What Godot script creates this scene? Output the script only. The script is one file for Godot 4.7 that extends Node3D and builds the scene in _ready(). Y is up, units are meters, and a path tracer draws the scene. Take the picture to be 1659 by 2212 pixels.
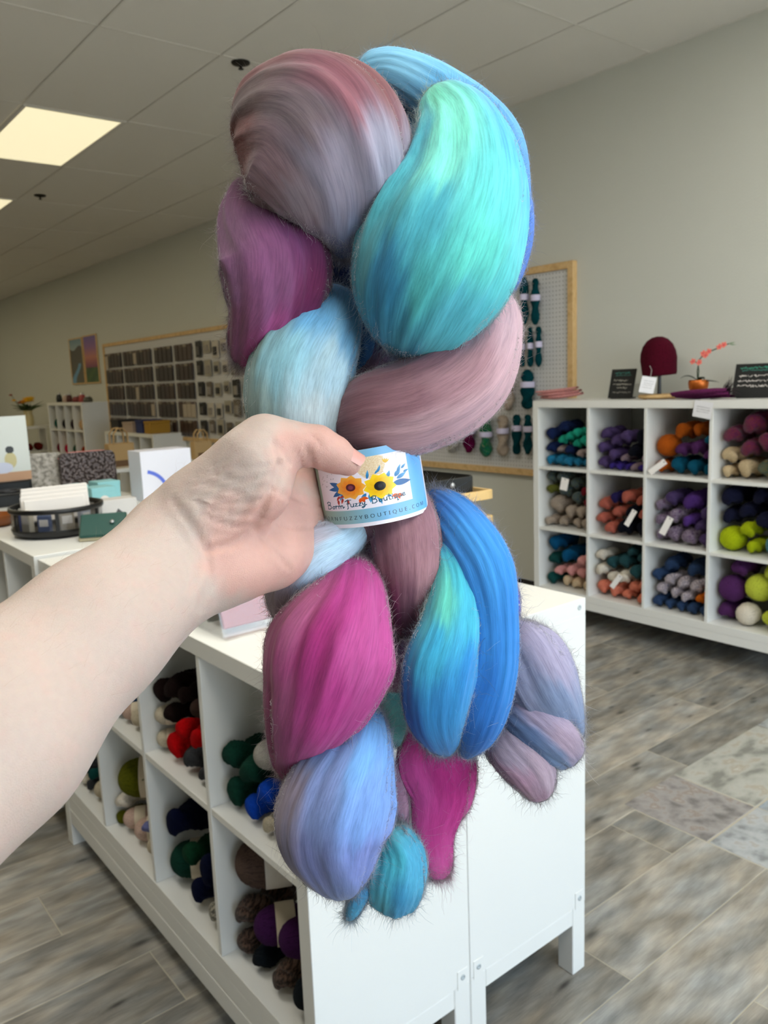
extends Node3D
# A yarn shop: a hand holds up a braid of dyed wool; shelves of yarn behind.

const EYE := Vector3(0, 1.44855, 0)
const FOCAL_PX := 1741.4
const SIDE := 0.038      # outer panel of a shelf unit
const THIN := 0.016      # divider
const CELL := 0.335
const DEEP := 0.39
const LEG := 0.178
const ISX := -1.1078     # end of the island that faces the windows
const ISZ := -0.6778     # its long open side
const CUX := -3.0785     # left end of the wall shelf
const CUZ := -3.5656     # its open side
const WALLZ := -3.9556
const CEIL := 3.0584

var cam_right := Vector3.RIGHT
var cam_up := Vector3.UP
var cam_fwd := Vector3.FORWARD
var rng := RandomNumberGenerator.new()
var used := {}
var mesh_store := {}
var mats := {}

func _ready() -> void:
	rng.seed = 20240611
	set_camera()
	set_light()
	make_materials()
	build_room()
	build_furniture()
	build_yarn()
	build_wall_things()
	build_counter_things()
	build_braid()
	build_person()

func set_camera() -> void:
	var yaw := deg_to_rad(51.4635)
	var pitch := deg_to_rad(-9.3871)
	var roll := deg_to_rad(-2.2184)
	cam_fwd = Vector3(-sin(yaw) * cos(pitch), sin(pitch), -cos(yaw) * cos(pitch))
	var r := Vector3(cos(yaw), 0, -sin(yaw))
	var u := r.cross(cam_fwd)
	cam_right = r * cos(roll) + u * sin(roll)
	cam_up = u * cos(roll) - r * sin(roll)
	var cam := Camera3D.new()
	cam.name = "camera"
	add_child(cam)
	cam.transform = Transform3D(Basis(cam_right, cam_up, -cam_fwd), EYE)
	var lens := CameraAttributesPhysical.new()
	lens.frustum_focal_length = 12.0 / (1106.0 / FOCAL_PX)
	lens.frustum_focus_distance = 0.45
	lens.frustum_near = 0.03
	lens.frustum_far = 120.0
	lens.exposure_aperture = 14.0
	cam.attributes = lens
	cam.fov = rad_to_deg(2.0 * atan(1106.0 / FOCAL_PX))
	cam.near = 0.03
	cam.far = 120.0
	cam.current = true

func set_light() -> void:
	var sky_mat := ProceduralSkyMaterial.new()
	sky_mat.sky_top_color = Color(0.80, 0.90, 1.0)
	sky_mat.sky_horizon_color = Color(0.90, 0.96, 1.0)
	sky_mat.ground_bottom_color = Color(0.5, 0.5, 0.48)
	sky_mat.ground_horizon_color = Color(0.62, 0.62, 0.6)
	var sky := Sky.new()
	sky.sky_material = sky_mat
	var env := Environment.new()
	env.background_mode = Environment.BG_SKY
	env.sky = sky
	env.background_energy_multiplier = 3.4
	env.tonemap_mode = Environment.TONE_MAPPER_LINEAR
	env.tonemap_exposure = 1.8
	env.sdfgi_enabled = true
	env.ssao_enabled = true
	env.ssil_enabled = true
	var we := WorldEnvironment.new()
	we.name = "surroundings"
	we.environment = env
	add_child(we)
	# a hazy sun out of view behind the building: its lit pavement brightens the ceiling
	var sun := DirectionalLight3D.new()
	sun.name = "sun"
	sun.light_color = Color(1.0, 0.97, 0.92)
	sun.light_energy = 10.0
	sun.light_angular_distance = 4.0
	sun.sky_mode = DirectionalLight3D.SKY_MODE_LIGHT_ONLY
	sun.shadow_enabled = true
	add_child(sun)
	sun.basis = Basis.looking_at(Vector3(0.62, -0.75, 0.22))

# ---------------------------------------------------------------- helpers

func numbered(called: String) -> String:
	if not used.has(called):
		used[called] = 0
		return called
	used[called] += 1
	return "%s_%03d" % [called, used[called]]

func tag(o: Node, label: String, category: String, group := "") -> Node:
	o.set_meta("label", label)
	o.set_meta("category", category)
	if group != "":
		o.set_meta("group", group)
	return o

func thing(called: String, label: String, category: String, at := Vector3.ZERO, turn := 0.0, group := "") -> Node3D:
	var o := Node3D.new()
	o.name = numbered(called)
	add_child(o)
	o.position = at
	o.rotation.y = turn
	tag(o, label, category, group)
	return o

func part(called: String, m: Mesh, mat: Material, parent: Node, at := Vector3.ZERO, b := Basis.IDENTITY) -> MeshInstance3D:
	var o := MeshInstance3D.new()
	o.name = called
	o.mesh = m
	o.material_override = mat
	parent.add_child(o, true)
	o.transform = Transform3D(b, at)
	return o

func single(called: String, m: Mesh, mat: Material, label: String, category: String, at := Vector3.ZERO, b := Basis.IDENTITY, group := "") -> MeshInstance3D:
	var o := part(numbered(called), m, mat, self, at, b)
	tag(o, label, category, group)
	return o

func structure(called: String, m: Mesh, mat: Material, at := Vector3.ZERO, b := Basis.IDENTITY) -> MeshInstance3D:
	var o := part(called, m, mat, self, at, b)
	o.set_meta("kind", "structure")
	return o

func pix(px: float, py: float, depth: float) -> Vector3:
	return EYE + (cam_fwd + cam_right * ((px - 829.5) / FOCAL_PX) - cam_up * ((py - 1106.0) / FOCAL_PX)) * depth

func quad(st: SurfaceTool, a: Vector3, b: Vector3, c: Vector3, d: Vector3, n: Vector3) -> void:
	# corners in order round the face; wound so that the front faces along n
	var vs := [a, b, c, d]
	var us := [Vector2(0, 0), Vector2(1, 0), Vector2(1, 1), Vector2(0, 1)]
	var order := [0, 1, 2, 0, 2, 3]
	if (b - a).cross(c - a).dot(n) > 0.0:
		order = [0, 2, 1, 0, 3, 2]
	for i in order:
		st.set_normal(n)
		st.set_uv(us[i])
		st.add_vertex(vs[i])

func tri(st: SurfaceTool, a: Vector3, b: Vector3, c: Vector3, n: Vector3) -> void:
	var vs := [a, b, c]
	if (b - a).cross(c - a).dot(n) > 0.0:
		vs = [a, c, b]
	for v in vs:
		st.set_normal(n)
		st.set_uv(Vector2.ZERO)
		st.add_vertex(v)

# a box with chamfered edges, centred; faces carry uv 0..1
func add_cbox(st: SurfaceTool, at: Vector3, size: Vector3, bev: float, bas := Basis.IDENTITY) -> void:
	var h := size * 0.5
	bev = minf(bev, minf(h.x, minf(h.y, h.z)) * 0.9)
	var put := func(v: Vector3) -> Vector3: return at + bas * v
	for ax in 3:
		for s in [-1.0, 1.0]:
			var n := Vector3.ZERO
			n[ax] = s
			var a1 := (ax + 1) % 3
			var a2 := (ax + 2) % 3
			var pts := []
			for k in [[-1, -1], [1, -1], [1, 1], [-1, 1]]:
				var v := Vector3.ZERO
				v[ax] = s * h[ax]
				v[a1] = k[0] * (h[a1] - bev)
				v[a2] = k[1] * (h[a2] - bev)
				pts.append(put.call(v))
			quad(st, pts[0], pts[1], pts[2], pts[3], bas * n)
	if bev <= 0.0:
		return
	for ax in 3:
		var a1 := (ax + 1) % 3
		var a2 := (ax + 2) % 3
		for s1 in [-1.0, 1.0]:
			for s2 in [-1.0, 1.0]:
				var n := Vector3.ZERO
				n[a1] = s1
				n[a2] = s2
				n = n.normalized()
				var e := []
				for k in [[-1.0, 0], [1.0, 0], [1.0, 1], [-1.0, 1]]:
					var v := Vector3.ZERO
					v[ax] = k[0] * (h[ax] - bev)
					if k[1] == 0:
						v[a1] = s1 * h[a1]
						v[a2] = s2 * (h[a2] - bev)
					else:
						v[a1] = s1 * (h[a1] - bev)
						v[a2] = s2 * h[a2]
					e.append(put.call(v))
				quad(st, e[0], e[1], e[2], e[3], bas * n)
	for sx in [-1.0, 1.0]:
		for sy in [-1.0, 1.0]:
			for sz in [-1.0, 1.0]:
				var c := Vector3(sx * h.x, sy * h.y, sz * h.z)
				tri(st, put.call(c - Vector3(0, sy * bev, sz * bev)), put.call(c - Vector3(sx * bev, 0, sz * bev)), put.call(c - Vector3(sx * bev, sy * bev, 0)), bas * Vector3(sx, sy, sz).normalized())

func begin() -> SurfaceTool:
	var st := SurfaceTool.new()
	st.begin(Mesh.PRIMITIVE_TRIANGLES)
	return st

func cbox(x: float, y: float, z: float, bev := 0.0015) -> ArrayMesh:
	var key := "box %.4f %.4f %.4f %.4f" % [x, y, z, bev]
	if not mesh_store.has(key):
		var st := begin()
		add_cbox(st, Vector3.ZERO, Vector3(x, y, z), bev)
		mesh_store[key] = st.commit()
	return mesh_store[key]

# grid of points -> smooth mesh. pts has (nu + 1) * (nv + 1) entries, v runs fastest
func grid_mesh(pts: PackedVector3Array, nu: int, nv: int, cols := PackedColorArray(), uvs := PackedVector2Array(), flip := false, wrap_v := true) -> ArrayMesh:
	var nor := PackedVector3Array()
	nor.resize(pts.size())
	var w := nv + 1
	var idx := PackedInt32Array()
	idx.resize(nu * nv * 6)
	var k := 0
	for i in nu:
		for j in nv:
			var a := i * w + j
			var b := a + 1
			var c := a + w
			var d := c + 1
			if flip:
				idx[k] = a; idx[k + 1] = c; idx[k + 2] = b; idx[k + 3] = b; idx[k + 4] = c; idx[k + 5] = d
			else:
				idx[k] = a; idx[k + 1] = b; idx[k + 2] = c; idx[k + 3] = b; idx[k + 4] = d; idx[k + 5] = c
			k += 6
			var n := (pts[c] - pts[b]).cross(pts[d] - pts[a])
			if flip:
				n = -n
			nor[a] += n; nor[b] += n; nor[c] += n; nor[d] += n
	if wrap_v:
		for i in nu + 1:
			var s := nor[i * w] + nor[i * w + nv]
			nor[i * w] = s
			nor[i * w + nv] = s
	for i in nor.size():
		nor[i] = nor[i].normalized()
	var arr := []
	arr.resize(Mesh.ARRAY_MAX)
	arr[Mesh.ARRAY_VERTEX] = pts
	arr[Mesh.ARRAY_NORMAL] = nor
	arr[Mesh.ARRAY_INDEX] = idx
	if cols.size():
		arr[Mesh.ARRAY_COLOR] = cols
	if uvs.size():
		arr[Mesh.ARRAY_TEX_UV] = uvs
	var m := ArrayMesh.new()
	m.add_surface_from_arrays(Mesh.PRIMITIVE_TRIANGLES, arr)
	return m

# surface of revolution round y; profile is a list of Vector2(radius, height) from bottom to top
func lathe(profile: Array, n := 24) -> ArrayMesh:
	var pts := PackedVector3Array()
	var uvs := PackedVector2Array()
	for i in profile.size():
		for j in n + 1:
			var a := TAU * j / n
			pts.append(Vector3(cos(a) * profile[i].x, profile[i].y, sin(a) * profile[i].x))
			uvs.append(Vector2(float(j) / n, float(i) / (profile.size() - 1)))
	return grid_mesh(pts, profile.size() - 1, n, PackedColorArray(), uvs)

# round tube along points
func tube(path: Array, radii: Array, n := 8, flat := 1.0) -> ArrayMesh:
	var pts := PackedVector3Array()
	var uvs := PackedVector2Array()
	var side := Vector3.ZERO
	for i in path.size():
		var t: Vector3 = (path[mini(i + 1, path.size() - 1)] - path[maxi(i - 1, 0)]).normalized()
		if side == Vector3.ZERO:
			side = t.cross(Vector3.UP if absf(t.y) < 0.9 else Vector3.RIGHT).normalized()
		side = (side - t * side.dot(t)).normalized()
		var other := t.cross(side)
		for j in n + 1:
			var a := TAU * j / n
			pts.append(path[i] + (side * cos(a) + other * sin(a) * flat) * radii[i])
			uvs.append(Vector2(float(i) / (path.size() - 1), float(j) / n))
	return grid_mesh(pts, path.size() - 1, n, PackedColorArray(), uvs, true)

func turn_to(dir: Vector3, up := Vector3.UP) -> Basis:
	# local z along dir
	var z := dir.normalized()
	if absf(z.dot(up)) > 0.98:
		up = Vector3.RIGHT
	var x := up.cross(z).normalized()
	return Basis(x, z.cross(x), z)

func mat(key: String, c: Color, rough := 0.6, metal := 0.0, spec := 0.5) -> StandardMaterial3D:
	if not mats.has(key):
		var m := StandardMaterial3D.new()
		m.resource_name = key
		m.albedo_color = c
		m.roughness = rough
		m.metallic = metal
		m.metallic_specular = spec
		mats[key] = m
	return mats[key]

func noise_tex(size: int, freq: float, ramp: Array, noise_seed := 1, octaves := 4, normal := false, kind := FastNoiseLite.TYPE_SIMPLEX_SMOOTH) -> NoiseTexture2D:
	var n := FastNoiseLite.new()
	n.noise_type = kind
	n.seed = noise_seed
	n.frequency = freq
	n.fractal_octaves = octaves
	var t := NoiseTexture2D.new()
	t.width = size
	t.height = size
	t.seamless = true
	t.noise = n
	t.as_normal_map = normal
	if normal:
		t.bump_strength = 6.0
	if ramp.size():
		var g := Gradient.new()
		var offs := PackedFloat32Array()
		var cs := PackedColorArray()
		for r in ramp:
			offs.append(r[0])
			cs.append(r[1])
		g.offsets = offs
		g.colors = cs
		t.color_ramp = g
	return t
const WALL_YARN := [
	["navy", 0, 0, [[-2.996, 1.104, -3.645, 0.041], [-2.920, 1.142, -3.650, 0.037], [-3.004, 1.023, -3.642, 0.035], [-2.878, 1.014, -3.649, 0.034]]],
	["teal", 0, 0, [[-2.925, 1.070, -3.644, 0.029], [-2.867, 1.094, -3.627, 0.029], [-2.807, 1.112, -3.625, 0.029], [-2.822, 1.052, -3.650, 0.029], [-2.759, 1.069, -3.636, 0.032], [-2.745, 1.127, -3.627, 0.024]]],
	["beige", 0, 0, [[-2.941, 1.015, -3.651, 0.025], [-2.795, 0.998, -3.637, 0.027], [-2.736, 1.007, -3.650, 0.029]]],
	["sea", 0, 0, [[-3.007, 0.952, -3.642, 0.032], [-2.938, 0.953, -3.648, 0.033], [-2.873, 0.948, -3.628, 0.028], [-2.816, 0.946, -3.641, 0.026], [-2.757, 0.949, -3.651, 0.029]]],
	["dpur", 0, 1, [[-2.651, 1.038, -3.648, 0.036], [-2.636, 1.114, -3.655, 0.036], [-2.568, 1.078, -3.652, 0.036], [-2.495, 1.101, -3.634, 0.035], [-2.651, 0.959, -3.655, 0.036], [-2.582, 1.003, -3.650, 0.036]]],
	["blk", 0, 1, [[-2.456, 1.023, -3.652, 0.046], [-2.404, 1.106, -3.643, 0.046]]],
	["gpk", 0, 1, [[-2.521, 0.985, -3.646, 0.024], [-2.449, 0.944, -3.634, 0.024], [-2.384, 0.991, -3.645, 0.028]]],
	["vio", 0, 1, [[-2.591, 0.942, -3.644, 0.022], [-2.544, 0.941, -3.639, 0.022], [-2.498, 0.941, -3.645, 0.022], [-2.401, 0.941, -3.629, 0.021]]],
	["org", 0, 2, [[-2.198, 1.137, -3.673, 0.047], [-2.278, 1.061, -3.672, 0.056], [-2.106, 1.144, -3.667, 0.039], [-2.299, 0.958, -3.663, 0.037]]],
	["plum", 0, 2, [[-2.183, 1.046, -3.638, 0.035], [-2.103, 1.060, -3.645, 0.040], [-2.036, 1.025, -3.636, 0.031]]],
	["petrol", 0, 2, [[-2.212, 0.966, -3.675, 0.045], [-2.121, 0.961, -3.654, 0.040], [-2.041, 0.955, -3.653, 0.035], [-2.036, 1.095, -3.639, 0.031]]],
	["mar", 0, 3, [[-1.838, 1.179, -3.676, 0.059], [-1.938, 1.127, -3.659, 0.046], [-1.763, 1.096, -3.658, 0.047], [-1.859, 1.068, -3.666, 0.047], [-1.695, 1.032, -3.658, 0.040]]],
	["pink", 0, 3, [[-1.732, 1.179, -3.663, 0.036]]],
	["cream", 0, 3, [[-1.944, 1.029, -3.662, 0.041], [-1.954, 0.952, -3.659, 0.032], [-1.871, 0.969, -3.674, 0.047]]],
	["moss", 0, 3, [[-1.768, 0.971, -3.680, 0.049]]],
	["slate", 1, 0, [[-2.999, 0.854, -3.655, 0.038], [-2.918, 0.862, -3.639, 0.038], [-2.832, 0.741, -3.663, 0.041], [-2.842, 0.823, -3.663, 0.037], [-2.912, 0.778, -3.665, 0.041]]],
	["olive", 1, 0, [[-3.008, 0.782, -3.643, 0.030]]],
	["red", 1, 0, [[-2.771, 0.786, -3.648, 0.031], [-2.740, 0.727, -3.635, 0.032]]],
	["taupe", 1, 0, [[-2.976, 0.691, -3.682, 0.060], [-2.872, 0.663, -3.655, 0.041], [-2.788, 0.670, -3.642, 0.037], [-2.744, 0.605, -3.634, 0.036], [-2.926, 0.603, -3.655, 0.033], [-2.821, 0.602, -3.659, 0.033], [-3.008, 0.600, -3.629, 0.030]]],
	["salm", 1, 1, [[-2.645, 0.730, -3.662, 0.041], [-2.654, 0.651, -3.642, 0.033], [-2.593, 0.606, -3.637, 0.037], [-2.491, 0.782, -3.646, 0.040], [-2.556, 0.691, -3.655, 0.036], [-2.416, 0.765, -3.655, 0.032], [-2.389, 0.700, -3.630, 0.032]]],
	["ind", 1, 1, [[-2.572, 0.768, -3.651, 0.036]]],
	["blk", 1, 1, [[-2.505, 0.618, -3.645, 0.047], [-2.405, 0.617, -3.665, 0.047], [-2.465, 0.701, -3.645, 0.039]]],
	["lav", 1, 2, [[-2.299, 0.680, -3.661, 0.037], [-2.302, 0.755, -3.661, 0.034], [-2.217, 0.709, -3.657, 0.044], [-2.302, 0.604, -3.661, 0.034], [-2.220, 0.615, -3.651, 0.044], [-2.127, 0.614, -3.644, 0.044]]],
	["dpur", 1, 2, [[-2.235, 0.798, -3.657, 0.041], [-2.043, 0.740, -3.636, 0.037], [-2.042, 0.606, -3.639, 0.036], [-2.071, 0.672, -3.641, 0.032]]],
	["pur", 1, 2, [[-2.132, 0.790, -3.671, 0.055], [-2.136, 0.696, -3.635, 0.033]]],
	["dnav", 1, 3, [[-1.930, 0.838, -3.649, 0.051], [-1.792, 0.848, -3.673, 0.050], [-1.698, 0.816, -3.649, 0.043], [-1.941, 0.738, -3.669, 0.044], [-1.854, 0.771, -3.667, 0.043], [-1.752, 0.733, -3.658, 0.050]]],
	["lime", 1, 3, [[-1.925, 0.630, -3.669, 0.058], [-1.835, 0.684, -3.652, 0.040], [-1.814, 0.606, -3.652, 0.036]]],
	["aqua", 1, 3, [[-1.719, 0.626, -3.669, 0.055]]],
	["blue", 2, 0, [[-2.989, 0.464, -3.660, 0.047], [-2.903, 0.403, -3.665, 0.050]]],
	["dteal", 2, 0, [[-2.995, 0.369, -3.667, 0.042], [-2.999, 0.258, -3.651, 0.039]]],
	["rose", 2, 0, [[-2.865, 0.320, -3.645, 0.036], [-2.788, 0.318, -3.654, 0.036], [-2.777, 0.392, -3.638, 0.034], [-2.945, 0.310, -3.636, 0.030]]],
	["peach", 2, 0, [[-2.902, 0.254, -3.661, 0.035], [-2.827, 0.254, -3.647, 0.035], [-2.749, 0.253, -3.648, 0.035]]],
	["ivory", 2, 1, [[-2.650, 0.366, -3.634, 0.037], [-2.653, 0.442, -3.642, 0.034], [-2.584, 0.329, -3.647, 0.034], [-2.507, 0.345, -3.637, 0.040]]],
	["pine", 2, 1, [[-2.585, 0.411, -3.652, 0.037], [-2.505, 0.430, -3.655, 0.040], [-2.427, 0.386, -3.642, 0.044], [-2.393, 0.465, -3.651, 0.036], [-2.461, 0.494, -3.643, 0.033]]],
	["coral", 2, 1, [[-2.646, 0.264, -3.657, 0.041], [-2.564, 0.256, -3.644, 0.037], [-2.493, 0.249, -3.648, 0.030], [-2.446, 0.297, -3.652, 0.033], [-2.388, 0.250, -3.629, 0.032], [-2.385, 0.322, -3.626, 0.028]]],
	["denim", 2, 2, [[-2.245, 0.454, -3.664, 0.042], [-2.120, 0.446, -3.678, 0.047], [-2.301, 0.392, -3.644, 0.036], [-2.303, 0.251, -3.647, 0.033], [-2.237, 0.247, -3.647, 0.029], [-2.169, 0.250, -3.641, 0.031], [-2.103, 0.249, -3.642, 0.031], [-2.037, 0.249, -3.641, 0.031]]],
	["silver", 2, 2, [[-2.231, 0.377, -3.642, 0.031], [-2.281, 0.320, -3.653, 0.034], [-2.162, 0.371, -3.644, 0.034], [-2.090, 0.365, -3.645, 0.033], [-2.207, 0.310, -3.660, 0.035], [-2.136, 0.307, -3.632, 0.031]]],
	["tang", 2, 2, [[-2.028, 0.338, -3.639, 0.023], [-2.069, 0.303, -3.650, 0.028]]],
	["plum", 2, 3, [[-1.919, 0.382, -3.674, 0.064], [-1.869, 0.494, -3.654, 0.048], [-1.938, 0.266, -3.670, 0.046]]],
	["lemon", 2, 3, [[-1.786, 0.408, -3.672, 0.064], [-1.705, 0.498, -3.655, 0.049], [-1.691, 0.362, -3.647, 0.036], [-1.719, 0.272, -3.674, 0.052]]],
	["ivory", 2, 3, [[-1.832, 0.274, -3.656, 0.053]]],
]
const YARN_COLOURS := {
	"navy": ["navy", 0.110, 0.165, 0.329],
	"teal": ["bright teal", 0.149, 0.667, 0.557],
	"beige": ["pinkish beige", 0.675, 0.596, 0.580],
	"sea": ["sea blue", 0.149, 0.478, 0.627],
	"dpur": ["dusky purple", 0.329, 0.259, 0.439],
	"blk": ["near-black", 0.078, 0.086, 0.133],
	"gpk": ["greyish pink", 0.588, 0.502, 0.541],
	"vio": ["violet", 0.243, 0.180, 0.518],
	"org": ["burnt orange", 0.698, 0.337, 0.086],
	"plum": ["plum", 0.345, 0.180, 0.384],
	"petrol": ["petrol blue", 0.071, 0.361, 0.478],
	"mar": ["maroon", 0.408, 0.157, 0.267],
	"pink": ["pale pink", 0.808, 0.596, 0.627],
	"cream": ["cream", 0.839, 0.745, 0.588],
	"moss": ["moss and gold", 0.408, 0.408, 0.275],
	"slate": ["slate green", 0.275, 0.337, 0.353],
	"olive": ["olive", 0.424, 0.439, 0.188],
	"red": ["dark red", 0.494, 0.125, 0.173],
	"taupe": ["oatmeal", 0.690, 0.627, 0.565],
	"salm": ["salmon", 0.753, 0.408, 0.345],
	"ind": ["indigo", 0.165, 0.141, 0.345],
	"lav": ["mottled lavender", 0.455, 0.384, 0.486],
	"pur": ["purple", 0.361, 0.227, 0.549],
	"dnav": ["midnight blue", 0.110, 0.118, 0.212],
	"lime": ["lime", 0.698, 0.761, 0.094],
	"aqua": ["aqua", 0.251, 0.620, 0.675],
	"blue": ["blue", 0.063, 0.345, 0.525],
	"dteal": ["dark teal", 0.094, 0.298, 0.290],
	"rose": ["rose pink", 0.886, 0.620, 0.612],
	"peach": ["cream peach", 0.894, 0.792, 0.651],
	"ivory": ["ivory", 0.941, 0.902, 0.831],
	"pine": ["pine teal", 0.173, 0.329, 0.353],
	"coral": ["coral", 0.925, 0.533, 0.431],
	"denim": ["denim blue", 0.196, 0.282, 0.424],
	"silver": ["silvery pink", 0.769, 0.722, 0.745],
	"tang": ["tangerine", 0.863, 0.439, 0.102],
	"lemon": ["neon yellow", 0.831, 0.878, 0.306],
}
const ISLAND_YARN := [
	["brown", 1, 3, "ball", [[-1.410, 0.439, -0.755, 0.055, 1]]],
	["speckle", 1, 3, "hank", [[-1.296, 0.255, -0.738, 0.035, 0], [-1.444, 0.322, -0.737, 0.034, 0], [-1.447, 0.251, -0.735, 0.031, 0]]],
	["aubergine", 1, 3, "ball", [[-1.353, 0.327, -0.743, 0.041, 1], [-1.253, 0.355, -0.742, 0.039, 1]]],
	["ink", 1, 3, "hank", [[-1.208, 0.266, -0.747, 0.045, 0], [-1.381, 0.248, -0.733, 0.028, 0]]],
	["bottle", 0, 3, "hank", [[-1.447, 0.683, -0.735, 0.031, 0], [-1.374, 0.676, -0.738, 0.035, 0], [-1.438, 0.608, -0.740, 0.037, 0]]],
	["royal", 0, 3, "hank", [[-1.305, 0.655, -0.734, 0.030, 0], [-1.361, 0.603, -0.736, 0.032, 0]]],
	["ash", 0, 3, "ball", [[-1.309, 0.729, -0.735, 0.031, 1], [-1.238, 0.654, -0.731, 0.026, 1]]],
	["oat", 0, 3, "hank", [[-1.298, 0.595, -0.729, 0.025, 0], [-1.245, 0.593, -0.728, 0.024, 0]]],
	["espresso", 0, 2, "hank", [[-1.722, 0.752, -0.740, 0.038, 0], [-1.796, 0.726, -0.737, 0.033, 0], [-1.651, 0.757, -0.731, 0.027, 0], [-1.744, 0.683, -0.732, 0.028, 0]]],
	["scarlet", 0, 2, "hank", [[-1.601, 0.671, -0.739, 0.036, 0], [-1.730, 0.610, -0.741, 0.039, 0], [-1.684, 0.665, -0.730, 0.026, 0]]],
	["charcoal", 0, 2, "hank", [[-1.647, 0.607, -0.739, 0.036, 0], [-1.582, 0.594, -0.729, 0.024, 0]]],
	["oat", 0, 2, "ball", [[-1.801, 0.659, -0.728, 0.024, 1], [-1.802, 0.598, -0.728, 0.023, 1]]],
	["cocoa", 0, 2, "ball", [[-1.593, 0.741, -0.728, 0.023, 1]]],
	["bottle", 1, 2, "ball", [[-1.772, 0.277, -0.748, 0.046, 1]]],
	["night", 1, 2, "hank", [[-1.601, 0.347, -0.751, 0.050, 0], [-1.779, 0.390, -0.749, 0.048, 0], [-1.663, 0.264, -0.745, 0.043, 0]]],
	["forest", 1, 2, "hank", [[-1.699, 0.340, -0.736, 0.033, 0]]],
	["heather", 1, 2, "hank", [[-1.576, 0.256, -0.739, 0.036, 0]]],
	["oat", 0, 1, "ball", [[-1.966, 0.599, -0.729, 0.024, 1]]],
	["steel", 0, 1, "hank", [[-2.086, 0.595, -0.730, 0.025, 0]]],
	["blush", 0, 1, "ball", [[-2.028, 0.597, -0.728, 0.023, 1]]],
	["moss2", 1, 1, "ball", [[-2.095, 0.370, -0.756, 0.055, 1]]],
	["blush", 1, 1, "ball", [[-2.017, 0.257, -0.735, 0.032, 1], [-2.098, 0.256, -0.734, 0.030, 1]]],
	["moss2", 1, 1, "hank", [[-2.159, 0.240, -0.727, 0.022, 0]]],
	["ivory", 1, 1, "hank", [[-2.156, 0.292, -0.729, 0.025, 0]]],
	["peri", 1, 1, "hank", [[-1.967, 0.293, -0.724, 0.019, 0]]],
	["oat", 1, 1, "ball", [[-1.936, 0.249, -0.730, 0.025, 0]]],
	["oat", 1, 0, "ball", [[-2.498, 0.299, -0.732, 0.028, 1], [-2.334, 0.252, -0.732, 0.028, 1]]],
	["dteal", 1, 0, "hank", [[-2.382, 0.289, -0.727, 0.022, 0]]],
	["charcoal", 1, 0, "hank", [[-2.434, 0.291, -0.728, 0.024, 0], [-2.407, 0.244, -0.730, 0.025, 0]]],
	["wine", 1, 0, "hank", [[-2.513, 0.237, -0.724, 0.019, 0]]],
	["ivory", 1, 0, "ball", [[-2.463, 0.244, -0.727, 0.022, 1]]],
]
const ISLAND_COLOURS := {
	"brown": ["brown", 0.361, 0.290, 0.259],
	"speckle": ["speckled brown", 0.290, 0.227, 0.196],
	"aubergine": ["aubergine", 0.243, 0.102, 0.282],
	"ink": ["blue-black", 0.078, 0.102, 0.125],
	"bottle": ["bottle green", 0.071, 0.227, 0.180],
	"royal": ["royal blue", 0.063, 0.259, 0.690],
	"ash": ["pale grey", 0.659, 0.643, 0.612],
	"oat": ["oatmeal cream", 0.800, 0.753, 0.659],
	"espresso": ["black-brown", 0.110, 0.067, 0.063],
	"scarlet": ["scarlet", 0.745, 0.031, 0.055],
	"charcoal": ["charcoal", 0.243, 0.251, 0.267],
	"cocoa": ["cocoa", 0.235, 0.173, 0.157],
	"night": ["ink navy", 0.039, 0.063, 0.173],
	"forest": ["forest green", 0.063, 0.220, 0.141],
	"heather": ["heather grey", 0.659, 0.635, 0.588],
	"steel": ["steel blue", 0.188, 0.298, 0.439],
	"blush": ["blush pink", 0.808, 0.690, 0.627],
	"moss2": ["olive green", 0.361, 0.369, 0.071],
	"peri": ["periwinkle", 0.463, 0.486, 0.690],
	"wine": ["wine red", 0.329, 0.094, 0.157],
}

# ---------------------------------------------------------------- materials

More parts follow.
